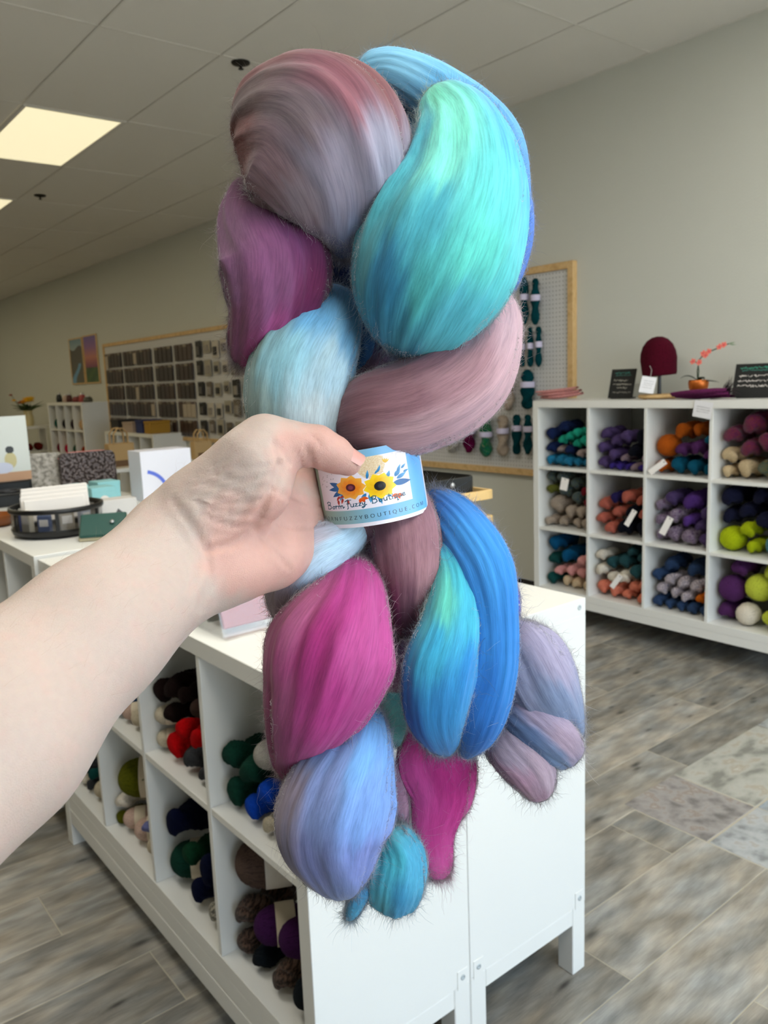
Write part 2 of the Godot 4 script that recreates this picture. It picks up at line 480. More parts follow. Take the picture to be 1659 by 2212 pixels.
func make_materials() -> void:
	mat("white_melamine", Color(0.885, 0.885, 0.87), 0.38)
	mat("edge_band", Color(0.93, 0.92, 0.89), 0.45)
	mat("wall_paint", Color(0.785, 0.792, 0.762), 0.85)
	var wall: StandardMaterial3D = mats["wall_paint"]
	wall.normal_enabled = true
	wall.normal_texture = noise_tex(512, 0.06, [], 5, 3, true)
	wall.normal_scale = 0.12
	wall.uv1_triplanar = true
	wall.uv1_world_triplanar = true
	wall.uv1_scale = Vector3(2.5, 2.5, 2.5)
	mat("ceiling_tile", Color(0.88, 0.87, 0.845), 0.9)
	var ct: StandardMaterial3D = mats["ceiling_tile"]
	ct.normal_enabled = true
	ct.normal_texture = noise_tex(512, 0.12, [], 9, 3, true)
	ct.normal_scale = 0.25
	ct.uv1_triplanar = true
	ct.uv1_world_triplanar = true
	ct.uv1_scale = Vector3(3, 3, 3)
	mat("ceiling_grid", Color(0.84, 0.83, 0.80), 0.7)
	mat("black_base", Color(0.05, 0.05, 0.055), 0.5)
	mat("grout", Color(0.72, 0.69, 0.62), 0.9)
	mat("screw_grey", Color(0.72, 0.75, 0.76), 0.35, 0.4)
	mat("aluminium", Color(0.75, 0.76, 0.77), 0.35, 0.9)
	mat("concrete", Color(0.62, 0.61, 0.58), 0.95)
	mat("pine", Color(0.83, 0.70, 0.50), 0.6)
	var pine: StandardMaterial3D = mats["pine"]
	pine.albedo_texture = noise_tex(256, 0.02, [[0.0, Color(0.86, 0.82, 0.74)], [0.5, Color(1, 1, 1)], [1.0, Color(0.92, 0.88, 0.8)]], 12, 3)
	pine.uv1_triplanar = true
	pine.uv1_world_triplanar = true
	pine.uv1_scale = Vector3(2, 2, 14)
	mat("paper", Color(0.90, 0.88, 0.86), 0.7)
	mat("cream_paper", Color(0.86, 0.81, 0.72), 0.75)
	mat("black_plastic", Color(0.035, 0.036, 0.04), 0.4)
	for i in 5:
		var m := StandardMaterial3D.new()
		m.resource_name = "vinyl_plank_%d" % i
		m.albedo_texture = plank_texture(i)
		m.roughness = 0.42
		m.metallic_specular = 0.4
		mats["plank%d" % i] = m
	for i in 4:
		var m := StandardMaterial3D.new()
		m.resource_name = "stone_tile_%d" % i
		var base: Color = [Color(0.66, 0.655, 0.62), Color(0.57, 0.55, 0.54), Color(0.65, 0.66, 0.665), Color(0.56, 0.60, 0.64)][i]
		m.albedo_texture = noise_tex(256, 0.012, [[0.1, base.darkened(0.22)], [0.4, base], [0.62, base.lightened(0.12)], [0.8, base * Color(1.0, 0.95, 0.9)], [1.0, base.lightened(0.3)]], 31 + i, 5)
		m.roughness = 0.4
		mats["tile%d" % i] = m

func plank_texture(k: int) -> ImageTexture:
	var w := 192
	var h := 1024
	var im := Image.create(w, h, false, Image.FORMAT_RGB8)
	var n := FastNoiseLite.new()
	n.noise_type = FastNoiseLite.TYPE_SIMPLEX_SMOOTH
	n.seed = 100 + k
	n.frequency = 1.0
	n.fractal_octaves = 3
	var r := RandomNumberGenerator.new()
	r.seed = 900 + k
	var knots := []
	for i in 3:
		knots.append([r.randf_range(0.15, 0.85) * w, r.randf_range(0.05, 0.95) * h, r.randf_range(7.0, 15.0)])
	var tone: float = [0.0, -0.06, 0.03, -0.03, 0.045][k]
	for y in h:
		for x in w:
			var dx := 0.0
			var knot := 0.0
			for q in knots:
				var ex: float = (x - q[0]) / q[2]
				var ey: float = (y - q[1]) / (q[2] * 2.6)
				var g := exp(-(ex * ex + ey * ey) * 0.35)
				dx += g * ex * 9.0
				knot += exp(-(ex * ex + ey * ey) * 2.2)
			var xx := x + dx
			var grain := n.get_noise_2d(xx * 0.026, y * 0.006)
			var fine := n.get_noise_2d(xx * 0.55 + 70.0, y * 0.016)
			var cloud := n.get_noise_2d(x * 0.012 + 300.0, y * 0.0045 + 40.0)
			var warm := n.get_noise_2d(x * 0.01 + 900.0, y * 0.004)
			var v := 0.565 + tone + grain * 0.09 + fine * 0.075 + cloud * 0.12 - knot * 0.2
			im.set_pixel(x, y, Color(v * (1.0 + warm * 0.05), v * 0.97, v * (0.915 - warm * 0.06)))
	return ImageTexture.create_from_image(im)

# ---------------------------------------------------------------- the room

func plank_mesh(len: float, wid: float, u0: float, u1: float) -> ArrayMesh:
	var st := begin()
	var h := Vector3(wid * 0.5 - 0.0013, 0, len * 0.5 - 0.0013)
	var b := 0.0014
	var top := 0.0
	var low := -0.0008
	var c := [Vector3(-h.x, 0, -h.z), Vector3(h.x, 0, -h.z), Vector3(h.x, 0, h.z), Vector3(-h.x, 0, h.z)]
	var i := [Vector3(-h.x + b, top, -h.z + b), Vector3(h.x - b, top, -h.z + b), Vector3(h.x - b, top, h.z - b), Vector3(-h.x + b, top, h.z - b)]
	var uv := [Vector2(0.02, u0), Vector2(0.98, u0), Vector2(0.98, u1), Vector2(0.02, u1)]
	for o in [0, 1, 2, 0, 2, 3]:
		st.set_normal(Vector3.UP)
		st.set_uv(uv[o])
		st.add_vertex(i[o])
	for e in 4:
		var f := (e + 1) % 4
		var mid: Vector3 = (c[e] + c[f]) * 0.5
		var n := (Vector3(mid.x / h.x, 0, mid.z / h.z).normalized() + Vector3.UP).normalized()
		var q := [i[e], i[f], c[f] + Vector3(0, low, 0), c[e] + Vector3(0, low, 0)]
		var qu := [uv[e], uv[f], uv[f], uv[e]]
		var ord := [0, 1, 2, 0, 2, 3]
		if (q[1] - q[0]).cross(q[2] - q[0]).dot(n) > 0.0:
			ord = [0, 2, 1, 0, 3, 2]
		for o in ord:
			st.set_normal(n)
			st.set_uv(qu[o])
			st.add_vertex(q[o])
	return st.commit()

func build_room() -> void:
	var x0 := -17.0
	var x1 := 2.6
	var z0 := WALLZ
	var z1 := 7.0
	var cx := (x0 + x1) * 0.5
	var cz := (z0 + z1) * 0.5
	# floor: a slab with planks laid along z and an inlay of stone tiles
	var floor_o := structure("floor", cbox(x1 - x0 + 0.4, 0.2, z1 - z0 + 0.4, 0.0), mats["grout"], Vector3(cx, -0.1009, cz))
	var pw := 0.2205
	var pl := 1.22
	var kinds := []
	for k in 5:
		kinds.append(plank_mesh(pl, pw, 0.0, 1.0))
	var shown := 0
	var rest := begin()
	var col := 0
	var x := -1.005 + pw * 16
	while x > x0:
		var xc := x - pw * 0.5
		var off := fposmod(col * 0.437, 1.0) * pl
		var z := z0 - off
		while z < z1:
			var a := maxf(z, z0)
			var b := minf(z + pl, z1)
			# the stone inlay lies right of x = -1.494 and beyond z = -2.171
			var pieces := [[a, b]]
			if xc > -1.494 and xc < 1.4:
				pieces = [] if b <= -2.171 else [[maxf(a, -2.171), b]]
			for p in pieces:
				var zl: float = p[1] - p[0]
				if zl < 0.02:
					continue
				var zc: float = (p[0] + p[1]) * 0.5
				var near := xc > -4.4 and xc < 0.4 and zc < 1.6
				if near and shown < 290:
					shown += 1
					var m: ArrayMesh = kinds[0]
					if absf(zl - pl) > 0.001:
						var u := rng.randf() * (1.0 - zl / pl)
						m = plank_mesh(zl, pw, u, u + zl / pl)
					part("plank", m, mats["plank%d" % rng.randi_range(0, 4)], floor_o, Vector3(xc, 0.0, zc) - floor_o.position)
				else:
					var u := 0.0
					rest.append_from(plank_mesh(zl, pw, u, u + zl / pl), 0, Transform3D(Basis.IDENTITY, Vector3(xc, 0.0, zc) - floor_o.position))
			z += pl
		x -= pw
		col += 1
	part("far_planks", rest.commit(), mats["plank0"], floor_o).set_meta("kind", "stuff")
	# the strip of plank left of the inlay where a plank is wider than what remains
	var tile_cols := [[-1.494, -1.188], [-1.188, -0.883], [-0.883, -0.578], [-0.578, -0.273], [-0.273, 0.032], [0.032, 0.4], [0.4, 1.4]]
	var breaks := [[-2.171, -2.474, -3.084, -3.389, -3.956], [-2.171, -2.477, -2.782, -3.392, -3.956], [-2.171, -2.781, -3.086, -3.956], [-2.171, -2.476, -3.086, -3.391, -3.956], [-2.171, -2.781, -3.391, -3.956], [-2.171, -2.781, -3.391, -3.956], [-2.171, -2.781, -3.391, -3.956]]
	var kind_of := [[1, 0, 2, 0], [2, 3, 0, 1], [0, 2, 1], [3, 0, 1, 2], [0, 1, 2], [2, 0, 1], [1, 2, 0]]
	for c in tile_cols.size():
		for b in breaks[c].size() - 1:
			var zc: float = (breaks[c][b] + breaks[c][b + 1]) * 0.5
			var w: float = tile_cols[c][1] - tile_cols[c][0] - 0.007
			var l: float = breaks[c][b] - breaks[c][b + 1] - 0.006
			part("stone_tile", cbox(w, 0.006, l, 0.0015), mats["tile%d" % kind_of[c][b]], floor_o, Vector3((tile_cols[c][0] + tile_cols[c][1]) * 0.5, -0.0022, zc) - floor_o.position)
	# walls
	structure("wall_right", cbox(x1 - x0 + 0.4, CEIL + 0.3, 0.2, 0.0), mats["wall_paint"], Vector3(cx, CEIL * 0.5, z0 - 0.1))
	structure("wall_back", cbox(0.2, CEIL + 0.3, z1 - z0, 0.0), mats["wall_paint"], Vector3(x0 - 0.1, CEIL * 0.5, cz))
	structure("wall_left", cbox(x1 - x0 + 0.4, CEIL + 0.3, 0.2, 0.0), mats["wall_paint"], Vector3(cx, CEIL * 0.5, z1 + 0.1))
	structure("baseboard_right", cbox(x1 - x0, 0.102, 0.012, 0.003), mats["black_base"], Vector3(cx, 0.051, z0 + 0.006))
	structure("baseboard_left", cbox(x1 - x0, 0.102, 0.012, 0.003), mats["black_base"], Vector3(cx, 0.051, z1 - 0.006))
	structure("baseboard_back", cbox(0.012, 0.102, z1 - z0, 0.003), mats["black_base"], Vector3(x0 + 0.006, 0.051, cz))
	# shop front out of view: piers and panes placed to light island end and wall
	var front := Node3D.new()
	front.name = "wall_front"
	front.set_meta("kind", "structure")
	add_child(front)
	part("header", cbox(0.2, 0.25, z1 - z0, 0.0), mats["wall_paint"], front, Vector3(x1 + 0.1, CEIL - 0.025, cz))
	part("sill", cbox(0.2, 0.2, z1 - z0, 0.0), mats["wall_paint"], front, Vector3(x1 + 0.1, 0.1, cz))
	for pz in [[z0, z0 + 0.08], [0.6, z1]]:
		part("pier", cbox(0.2, CEIL, pz[1] - pz[0], 0.0), mats["wall_paint"], front, Vector3(x1 + 0.1, CEIL * 0.5, (pz[0] + pz[1]) * 0.5))
	var pane := StandardMaterial3D.new()
	pane.resource_name = "window_glass"
	pane.transparency = BaseMaterial3D.TRANSPARENCY_ALPHA
	pane.albedo_color = Color(1, 1, 1, 0.03)
	pane.roughness = 0.0
	mats["pane"] = pane
	var wn := 0
	for span in [[z0 + 0.08, 0.6]]:
		wn += 1
		var win := Node3D.new()
		win.name = "unseen_window_%d" % wn
		win.set_meta("kind", "structure")
		add_child(win)
		var y0 := 0.2
		var y1 := CEIL - 0.15
		var n := 3
		var w: float = (span[1] - span[0]) / n
		for i in n:
			part("window_pane", cbox(0.006, y1 - y0 - 0.05, w - 0.04, 0.0), pane, win, Vector3(x1 + 0.1, (y0 + y1) * 0.5, span[0] + w * (i + 0.5)))
		for i in n + 1:
			part("window_mullion", cbox(0.08, y1 - y0, 0.045, 0.003), mats["aluminium"], win, Vector3(x1 + 0.1, (y0 + y1) * 0.5, span[0] + w * i))
		for yy in [y0 + 0.02, y1 - 0.02]:
			part("window_rail", cbox(0.08, 0.045, span[1] - span[0], 0.003), mats["aluminium"], win, Vector3(x1 + 0.1, yy, (span[0] + span[1]) * 0.5))
	structure("ground", cbox(40.0, 0.2, 60.0, 0.0), mats["concrete"], Vector3(x1 + 20.2, -0.25, 0))
	# ceiling: tiles that lie in a grid of runners
	var ceil_o := structure("ceiling", cbox(x1 - x0 + 0.4, 0.2, z1 - z0 + 0.4, 0.0), mats["ceiling_tile"], Vector3(cx, CEIL + 0.13, cz))
	var tz := []
	var tx := []
	var v := WALLZ
	while v < z1 + 0.1:
		tz.append(v)
		v += 0.6096
	v = -2.602 + 1.2192 * 4
	while v > x0 - 1.2:
		tx.append(v)
		v -= 1.2192
	var lit := {}
	var j_of := {}
	for i in tx.size() - 1:
		for j in tz.size() - 1:
			var a := Vector3((tx[i] + tx[i + 1]) * 0.5, CEIL, (tz[j] + tz[j + 1]) * 0.5)
			# panels: every second bay; nearer ones are out of view, lighting wall, shelves and hand
			var bay := int(round((a.x + 5.65) / 1.2192))
			var far_row: bool = (j == 3 or j == 8 or j == 13) and posmod(bay, 2) == 0 and a.x < -4.5
			var unseen_near_row: bool = (j == 4 and posmod(bay, 2) == 1 and a.x > -2.5 or j == 1 and posmod(bay, 2) == 0 and a.x > -1.4 or j == 6 and posmod(bay, 2) == 1 and a.x > -2.5) and a.x < 1.5
			if far_row or unseen_near_row:
				lit["%d %d" % [i, j]] = a
				j_of["%d %d" % [i, j]] = j
				continue
			if a.x > x1 + 0.3 or a.x < x0 - 0.5 or a.z > z1:
				continue
			part("ceiling_tile", cbox(1.2192 - 0.008, 0.012, 0.6096 - 0.008, 0.003), mats["ceiling_tile"], ceil_o, a + Vector3(0, 0.0075, 0) - ceil_o.position)
	for i in tx.size():
		if tx[i] < x1 and tx[i] > x0:
			part("runner", cbox(0.010, 0.003, z1 - z0, 0.0006), mats["ceiling_grid"], ceil_o, Vector3(tx[i], CEIL + 0.0006, cz) - ceil_o.position)
	for j in tz.size():
		if tz[j] < z1 and tz[j] > z0 + 0.01:
			part("runner", cbox(x1 - x0, 0.003, 0.010, 0.0006), mats["ceiling_grid"], ceil_o, Vector3(cx, CEIL + 0.0002, tz[j]) - ceil_o.position)
	part("wall_angle", cbox(x1 - x0, 0.006, 0.012, 0.001), mats["ceiling_grid"], ceil_o, Vector3(cx, CEIL - 0.001, z0 + 0.006) - ceil_o.position)
	var glow := StandardMaterial3D.new()
	glow.resource_name = "light_panel_diffuser"
	glow.albedo_color = Color(0.95, 0.93, 0.86)
	glow.emission_enabled = true
	glow.emission = Color(1.0, 0.95, 0.78)
	glow.emission_energy_multiplier = 0.46
	var n_lit := 0
	for k in lit:
		var a: Vector3 = lit[k]
		var seen_first: bool = absf(a.z + 1.82) < 0.3 and absf(a.x + 5.65) < 0.3
		var seen_second: bool = absf(a.z + 1.82) < 0.3 and absf(a.x + 8.09) < 0.3
		var label := "square glowing ceiling light panel out of view, lighting the shop walls and shelves"
		if seen_first:
			label = "large glowing ceiling light panel at upper left, the nearer one"
		elif seen_second:
			label = "glowing ceiling light panel cut by the left edge, the farther one"
		var t := thing("ceiling_light", label, "light", a, 0.0, "" if seen_first or seen_second else "ceiling panels out of view")
		part("diffuser", cbox(1.2192 - 0.05, 0.006, 0.6096 - 0.05, 0.002), glow, t, Vector3(0, 0.004, 0))
		for s in [-1, 1]:
			part("frame", cbox(1.2192 - 0.01, 0.012, 0.022, 0.002), mats["ceiling_grid"], t, Vector3(0, 0.002, s * (0.3048 - 0.016)))
			part("frame", cbox(0.022, 0.012, 0.6096 - 0.054, 0.002), mats["ceiling_grid"], t, Vector3(s * (0.6096 - 0.016), 0.002, 0))
		var al := AreaLight3D.new()
		al.name = "panel_light"
		al.area_size = Vector2(1.14, 0.54)
		al.light_color = Color(1.0, 0.93, 0.76) if a.x < -4.6 else Color(1.0, 0.985, 0.945)
		al.light_energy = 0.52 if a.x < -4.6 else (1.35 if j_of[k] == 4 else (0.8 if j_of[k] == 1 else 1.0))
		al.shadow_enabled = true
		t.add_child(al, true)
		al.position = Vector3(0, -0.006, 0)
		al.rotation.x = -PI / 2
	# sprinklers
	var where := [[Vector3(-3.85, CEIL, -2.25), "dark round sprinkler head on the ceiling left of the braid top"], [Vector3(-7.23, CEIL, -2.24), "small far sprinkler head on the ceiling under the light panel"]]
	for w in where:
		var t := thing("sprinkler", w[1], "sprinkler", w[0], 0.0, "")
		part("escutcheon", lathe([Vector2(0.0, -0.012), Vector2(0.022, -0.014), Vector2(0.046, -0.006), Vector2(0.048, 0.0), Vector2(0.0, 0.001)], 20), mat("sprinkler_dark", Color(0.10, 0.10, 0.09), 0.5, 0.3), t)
		part("nozzle", lathe([Vector2(0.0, -0.034), Vector2(0.014, -0.033), Vector2(0.014, -0.03), Vector2(0.006, -0.027), Vector2(0.007, -0.018), Vector2(0.012, -0.01)], 12), mats["sprinkler_dark"], t)
		for s in [-1, 1]:
			part("yoke_arm", tube([Vector3(0.009 * s, -0.012, 0), Vector3(0.012 * s, -0.02, 0), Vector3(0.004 * s, -0.031, 0)], [0.002, 0.002, 0.002], 6), mats["sprinkler_dark"], t)

# ---------------------------------------------------------------- furniture

# local frame: x along the open side, z towards the viewer of the open side, y up
func shelf_unit(called: String, label: String, at: Vector3, turn: float, cols: int, rows: int, deep_rail := false, inset := 0.0) -> Node3D:
	var t := thing(called, label, "shelf", at, turn)
	var w := cols * CELL + (cols - 1) * THIN + 2 * SIDE
	var h := rows * CELL + (rows - 1) * THIN + 2 * SIDE
	var wm: Material = mats["white_melamine"]
	part("top_panel", cbox(w, SIDE, DEEP, 0.0012), wm, t, Vector3(w * 0.5, LEG + h - SIDE * 0.5, -DEEP * 0.5))
	part("bottom_panel", cbox(w - 2 * SIDE, SIDE, DEEP, 0.0012), wm, t, Vector3(w * 0.5, LEG + SIDE * 0.5, -DEEP * 0.5))
	for s in 2:
		part("side_panel", cbox(SIDE, h - SIDE, DEEP, 0.0012), wm, t, Vector3(SIDE * 0.5 if s == 0 else w - SIDE * 0.5, LEG + (h - SIDE) * 0.5, -DEEP * 0.5))
	for c in cols - 1:
		part("divider", cbox(THIN, h - 2 * SIDE, DEEP - 0.004, 0.001), wm, t, Vector3(SIDE + (c + 1) * (CELL + THIN) - THIN * 0.5, LEG + h * 0.5, -DEEP * 0.5))
	for c in cols:
		for r in rows - 1:
			part("shelf_board", cbox(CELL, THIN, DEEP - 0.006, 0.001), wm, t, Vector3(SIDE + c * (CELL + THIN) + CELL * 0.5, LEG + SIDE + (r + 1) * (CELL + THIN) - THIN * 0.5, -DEEP * 0.5))
	for sx in 2:
		for sz in 2:
			part("leg", cbox(0.046, LEG + at.y, 0.046, 0.002), wm, t, Vector3(0.023 + inset if sx == 0 else w - 0.023 - inset, (LEG - at.y) * 0.5, -0.023 if sz == 0 else -DEEP + 0.023))
	for sz in 2:
		part("rail", cbox(w - 0.092, 0.045, 0.022, 0.0025), wm, t, Vector3(w * 0.5, LEG - 0.0225, -0.0115 if sz == 0 else -DEEP + 0.0115))
		if deep_rail and sz == 0:
			part("lower_rail", cbox(w - 0.092, 0.055, 0.022, 0.004), wm, t, Vector3(w * 0.5, LEG - 0.073, -0.0115))
	for sx in 2:
		part("end_rail", cbox(0.022, 0.045, DEEP - 0.092, 0.0025), wm, t, Vector3(0.0115 if sx == 0 else w - 0.0115, LEG - 0.0225, -DEEP * 0.5))
		for sz in [-0.023, -DEEP + 0.023]:
			var xo := -0.0006 if sx == 0 else w + 0.0006
			var b := part("bracket_tab", cbox(0.0022, 0.044, 0.03, 0.001), wm, t, Vector3(xo, LEG + 0.016, sz))
			part("screw", lathe([Vector2(0.0065, 0.0), Vector2(0.0062, 0.0014), Vector2(0.0035, 0.0016), Vector2(0.0028, 0.0004), Vector2(0.0, 0.0004)], 12), mats["screw_grey"], b, Vector3(-0.0011 if sx == 0 else 0.0011, 0.004, 0), Basis(Vector3.BACK, PI / 2 if sx == 0 else -PI / 2))
			part("screw", lathe([Vector2(0.0062, 0.0), Vector2(0.006, 0.0012), Vector2(0.0035, 0.0014), Vector2(0.0028, 0.0003), Vector2(0.0, 0.0003)], 12), mats["screw_grey"], t, Vector3(0.0 if sx == 0 else w, LEG + h - SIDE * 0.5, sz), Basis(Vector3.BACK, PI / 2 if sx == 0 else -PI / 2))
	return t

func build_furniture() -> void:
	var w := 4 * CELL + 3 * THIN + 2 * SIDE
	shelf_unit("island_shelf", "white cube shelf of the island whose open cubbies of dark wool face lower left", Vector3(ISX - w, 0, ISZ), 0, 4, 2, true)
	shelf_unit("island_shelf", "white cube shelf at the back of the island, its end panel right of the seam", Vector3(ISX, 0, ISZ - 2 * DEEP - 0.0015), PI, 4, 2, true)
	shelf_unit("island_shelf", "second island shelf behind the first, at left edge under the round black tray", Vector3(ISX - 2 * w - 0.007, 0.01, ISZ + 0.01), 0, 4, 2, true, 0.3)
	shelf_unit("island_shelf", "second island shelf at the back, hidden behind the hand and braid", Vector3(ISX - w - 0.007, 0.01, ISZ + 0.01 - 2 * DEEP - 0.0015), PI, 4, 2, true, 0.3)
	shelf_unit("island_shelf", "farthest island shelf beyond the round black tray, at the left edge", Vector3(ISX - 3 * w - 0.014, 0.0, ISZ), 0, 4, 2, true)
	shelf_unit("island_shelf", "farthest island shelf at the back, behind the white boxed goods", Vector3(ISX - 2 * w - 0.014, 0.0, ISZ - 2 * DEEP - 0.0015), PI, 4, 2, true)
	shelf_unit("wall_shelf", "white three-row cube shelf full of yarn hanks against the right wall", Vector3(CUX, 0, CUZ), 0, 4, 3)
	shelf_unit("wall_shelf", "white cube shelf far left against the wall with plain end panel", Vector3(-10.7 - w, 0, CUZ), 0, 4, 3)
	shelf_unit("wall_shelf", "low white cube shelf at far left edge carrying a flower vase", Vector3(-12.9, 0, -2.65), PI / 2, 4, 2)


# ---------------------------------------------------------------- yarn

func on_y(px: float, py: float, y: float) -> Vector3:
	var d := pix(px, py, 1.0) - EYE
	return EYE + d * ((y - EYE.y) / d.y)

func on_z(px: float, py: float, z: float) -> Vector3:
	var d := pix(px, py, 1.0) - EYE
	return EYE + d * ((z - EYE.z) / d.z)

func on_x(px: float, py: float, x: float) -> Vector3:
	var d := pix(px, py, 1.0) - EYE
	return EYE + d * ((x - EYE.x) / d.x)

# a hank: two fat plies twisted round each other, z along it, unit radius, unit half length
func hank_mesh(k: int) -> ArrayMesh:
	var key := "hank%d" % k
	if mesh_store.has(key):
		return mesh_store[key]
	var nu := 40
	var nv := 40
	var pts := PackedVector3Array()
	var uvs := PackedVector2Array()
	var n := FastNoiseLite.new()
	n.seed = 40 + k
	n.frequency = 1.0
	var twist: float = [3.6, 4.4, 3.1, 4.0][k]
	for i in nu + 1:
		var u := float(i) / nu
		var s := -cos(u * PI)
		var env := pow(maxf(0.0, 1.0 - pow(absf(s), 5.0)), 0.36)
		env *= 0.95 + 0.05 * cos(s * 4.0 + k)
		var phi := s * twist + k * 1.3
		for j in nv + 1:
			var a := TAU * (j % nv) / nv
			var r := 0.0
			for p in 2:
				var c := cos(a - phi - PI * p)
				var off := 0.43
				var rr := 0.57
				var under := rr * rr - off * off * (1.0 - c * c)
				if under > 0.0:
					r = maxf(r, off * c + sqrt(under))
			r = maxf(r, 0.66)
			var lay := a * 2.0 - s * 13.0
			r *= 1.0 + 0.045 * sin(lay * 3.0) + 0.05 * n.get_noise_3d(cos(a) * 1.6, sin(a) * 1.6, s * 2.0)
			pts.append(Vector3(cos(a) * r * env, sin(a) * r * env, s))
			uvs.append(Vector2(float(j) / nv * 2.0 + s * 0.7, u * 2.0))
	mesh_store[key] = grid_mesh(pts, nu, nv, PackedColorArray(), uvs)
	return mesh_store[key]

# a wound ball or skein, z along it
func ball_mesh(k: int) -> ArrayMesh:
	var key := "ball%d" % k
	if mesh_store.has(key):
		return mesh_store[key]
	var nu := 36
	var nv := 44
	var pts := PackedVector3Array()
	var uvs := PackedVector2Array()
	var n := FastNoiseLite.new()
	n.seed = 70 + k
	n.frequency = 0.9
	for i in nu + 1:
		var u := float(i) / nu
		var s := -cos(u * PI)
		var env := pow(maxf(0.0, 1.0 - pow(absf(s), 2.6)), 0.5)
		for j in nv + 1:
			var a := TAU * (j % nv) / nv
			var d := Vector3(cos(a) * env, sin(a) * env, s)
			var zone := n.get_noise_3dv(d * 1.3)
			var dir := Vector3(cos(zone * 5.0), sin(zone * 5.0), 0.6 * sin(k + zone * 3.0)).normalized()
			var r := 1.0 + 0.025 * sin(d.dot(dir) * 30.0) + 0.06 * n.get_noise_3dv(d * 0.9 + Vector3(9, 3, k))
			pts.append(Vector3(d.x * r, d.y * r, s * (0.97 + 0.03 * r)))
			uvs.append(Vector2(float(j) / nv * 2.0, u * 2.0 + zone))
	mesh_store[key] = grid_mesh(pts, nu, nv, PackedColorArray(), uvs)
	return mesh_store[key]

func band_mesh() -> ArrayMesh:
	if not mesh_store.has("band"):
		var pts := PackedVector3Array()
		var prof := [Vector2(1.0, -0.36), Vector2(1.045, -0.36), Vector2(1.055, 0.0), Vector2(1.045, 0.36), Vector2(1.0, 0.36)]
		for p in prof:
			for j in 29:
				var a := TAU * j / 28.0
				pts.append(Vector3(cos(a) * p.x, sin(a) * p.x, p.y))
		mesh_store["band"] = grid_mesh(pts, 4, 28, PackedColorArray(), PackedVector2Array())
	return mesh_store["band"]

func yarn_material(key: String, c: Color) -> StandardMaterial3D:
	if mats.has("yarn " + key):
		return mats["yarn " + key]
	if not mats.has("yarn dye"):
		var streak: Array = [[0.0, Color(0.58, 0.58, 0.60)], [0.35, Color(0.86, 0.86, 0.86)], [0.6, Color(1, 1, 1)], [1.0, Color(0.78, 0.78, 0.8)]]
		var t := noise_tex(256, 0.03, streak, 77, 4)
		var m0 := StandardMaterial3D.new()
		m0.albedo_texture = t
		m0.normal_enabled = true
		m0.normal_texture = noise_tex(256, 0.09, [], 78, 3, true)
		mats["yarn dye"] = m0
	var m := StandardMaterial3D.new()
	m.resource_name = "yarn_" + key
	m.albedo_color = c
	m.albedo_texture = mats["yarn dye"].albedo_texture
	m.normal_enabled = true
	m.normal_texture = mats["yarn dye"].normal_texture
	m.normal_scale = 0.7
	m.uv1_scale = Vector3(3.0, 1.0, 1.0)
	m.roughness = 0.95
	m.metallic_specular = 0.15
	m.rim_enabled = true
	m.rim = 0.35
	m.rim_tint = 0.7
	var mixed := {"lav": [Color(0.42, 0.36, 0.46), Color(0.62, 0.56, 0.62), Color(0.30, 0.18, 0.34)], "moss": [Color(0.16, 0.36, 0.38), Color(0.55, 0.40, 0.16), Color(0.30, 0.34, 0.22)], "aqua": [Color(0.08, 0.32, 0.42), Color(0.42, 0.74, 0.76), Color(0.12, 0.46, 0.52)],
		"silver": [Color(0.80, 0.74, 0.76), Color(0.42, 0.42, 0.48), Color(0.86, 0.82, 0.84)], "mar": [Color(0.46, 0.16, 0.26), Color(0.34, 0.10, 0.28), Color(0.44, 0.22, 0.18)], "slate": [Color(0.24, 0.32, 0.34), Color(0.38, 0.40, 0.30), Color(0.22, 0.28, 0.40)],
		"speckle": [Color(0.32, 0.24, 0.20), Color(0.12, 0.10, 0.09), Color(0.38, 0.30, 0.26)], "heather": [Color(0.72, 0.70, 0.64), Color(0.25, 0.25, 0.24), Color(0.76, 0.73, 0.68)], "garden": [Color(0.04, 0.30, 0.34), Color(0.12, 0.46, 0.16), Color(0.50, 0.56, 0.36)]}
	if mixed.has(key):
		var q: Array = mixed[key]
		m.albedo_color = Color.WHITE
		m.albedo_texture = noise_tex(256, 0.018, [[0.2, q[2]], [0.42, q[0]], [0.58, q[1]], [0.8, q[0]]], 90 + key.length() * 7, 4)
		m.uv1_scale = Vector3(1.5, 1.0, 1.0)
	mats["yarn " + key] = m
	return m

func place_word(order: int, count: int) -> String:
	if count == 1:
		return "the only one"
	if count == 2:
		return "left of two" if order == 0 else "right of two"
	if order == 0:
		return "leftmost of " + count_word(count)
	if order == count - 1:
		return "rightmost of " + count_word(count)
	return "%s from left of %s" % [ordinal(order + 1), count_word(count)]

func count_word(n: int) -> String:
	return ["none", "one", "two", "three", "four", "five", "six", "seven", "eight", "nine"][n]

func ordinal(n: int) -> String:
	return ["", "first", "second", "third", "fourth", "fifth", "sixth", "seventh", "eighth", "ninth", "tenth", "eleventh", "twelfth", "thirteenth", "fourteenth", "fifteenth", "sixteenth", "seventeenth", "eighteenth", "nineteenth", "twentieth", "last"][n]

func ranks(list: Array) -> Array:
	var ids := range(list.size())
	ids.sort_custom(func(a, b): return list[a][0] < list[b][0])
	var out := []
	out.resize(list.size())
	for i in ids.size():
		out[ids[i]] = i
	return out

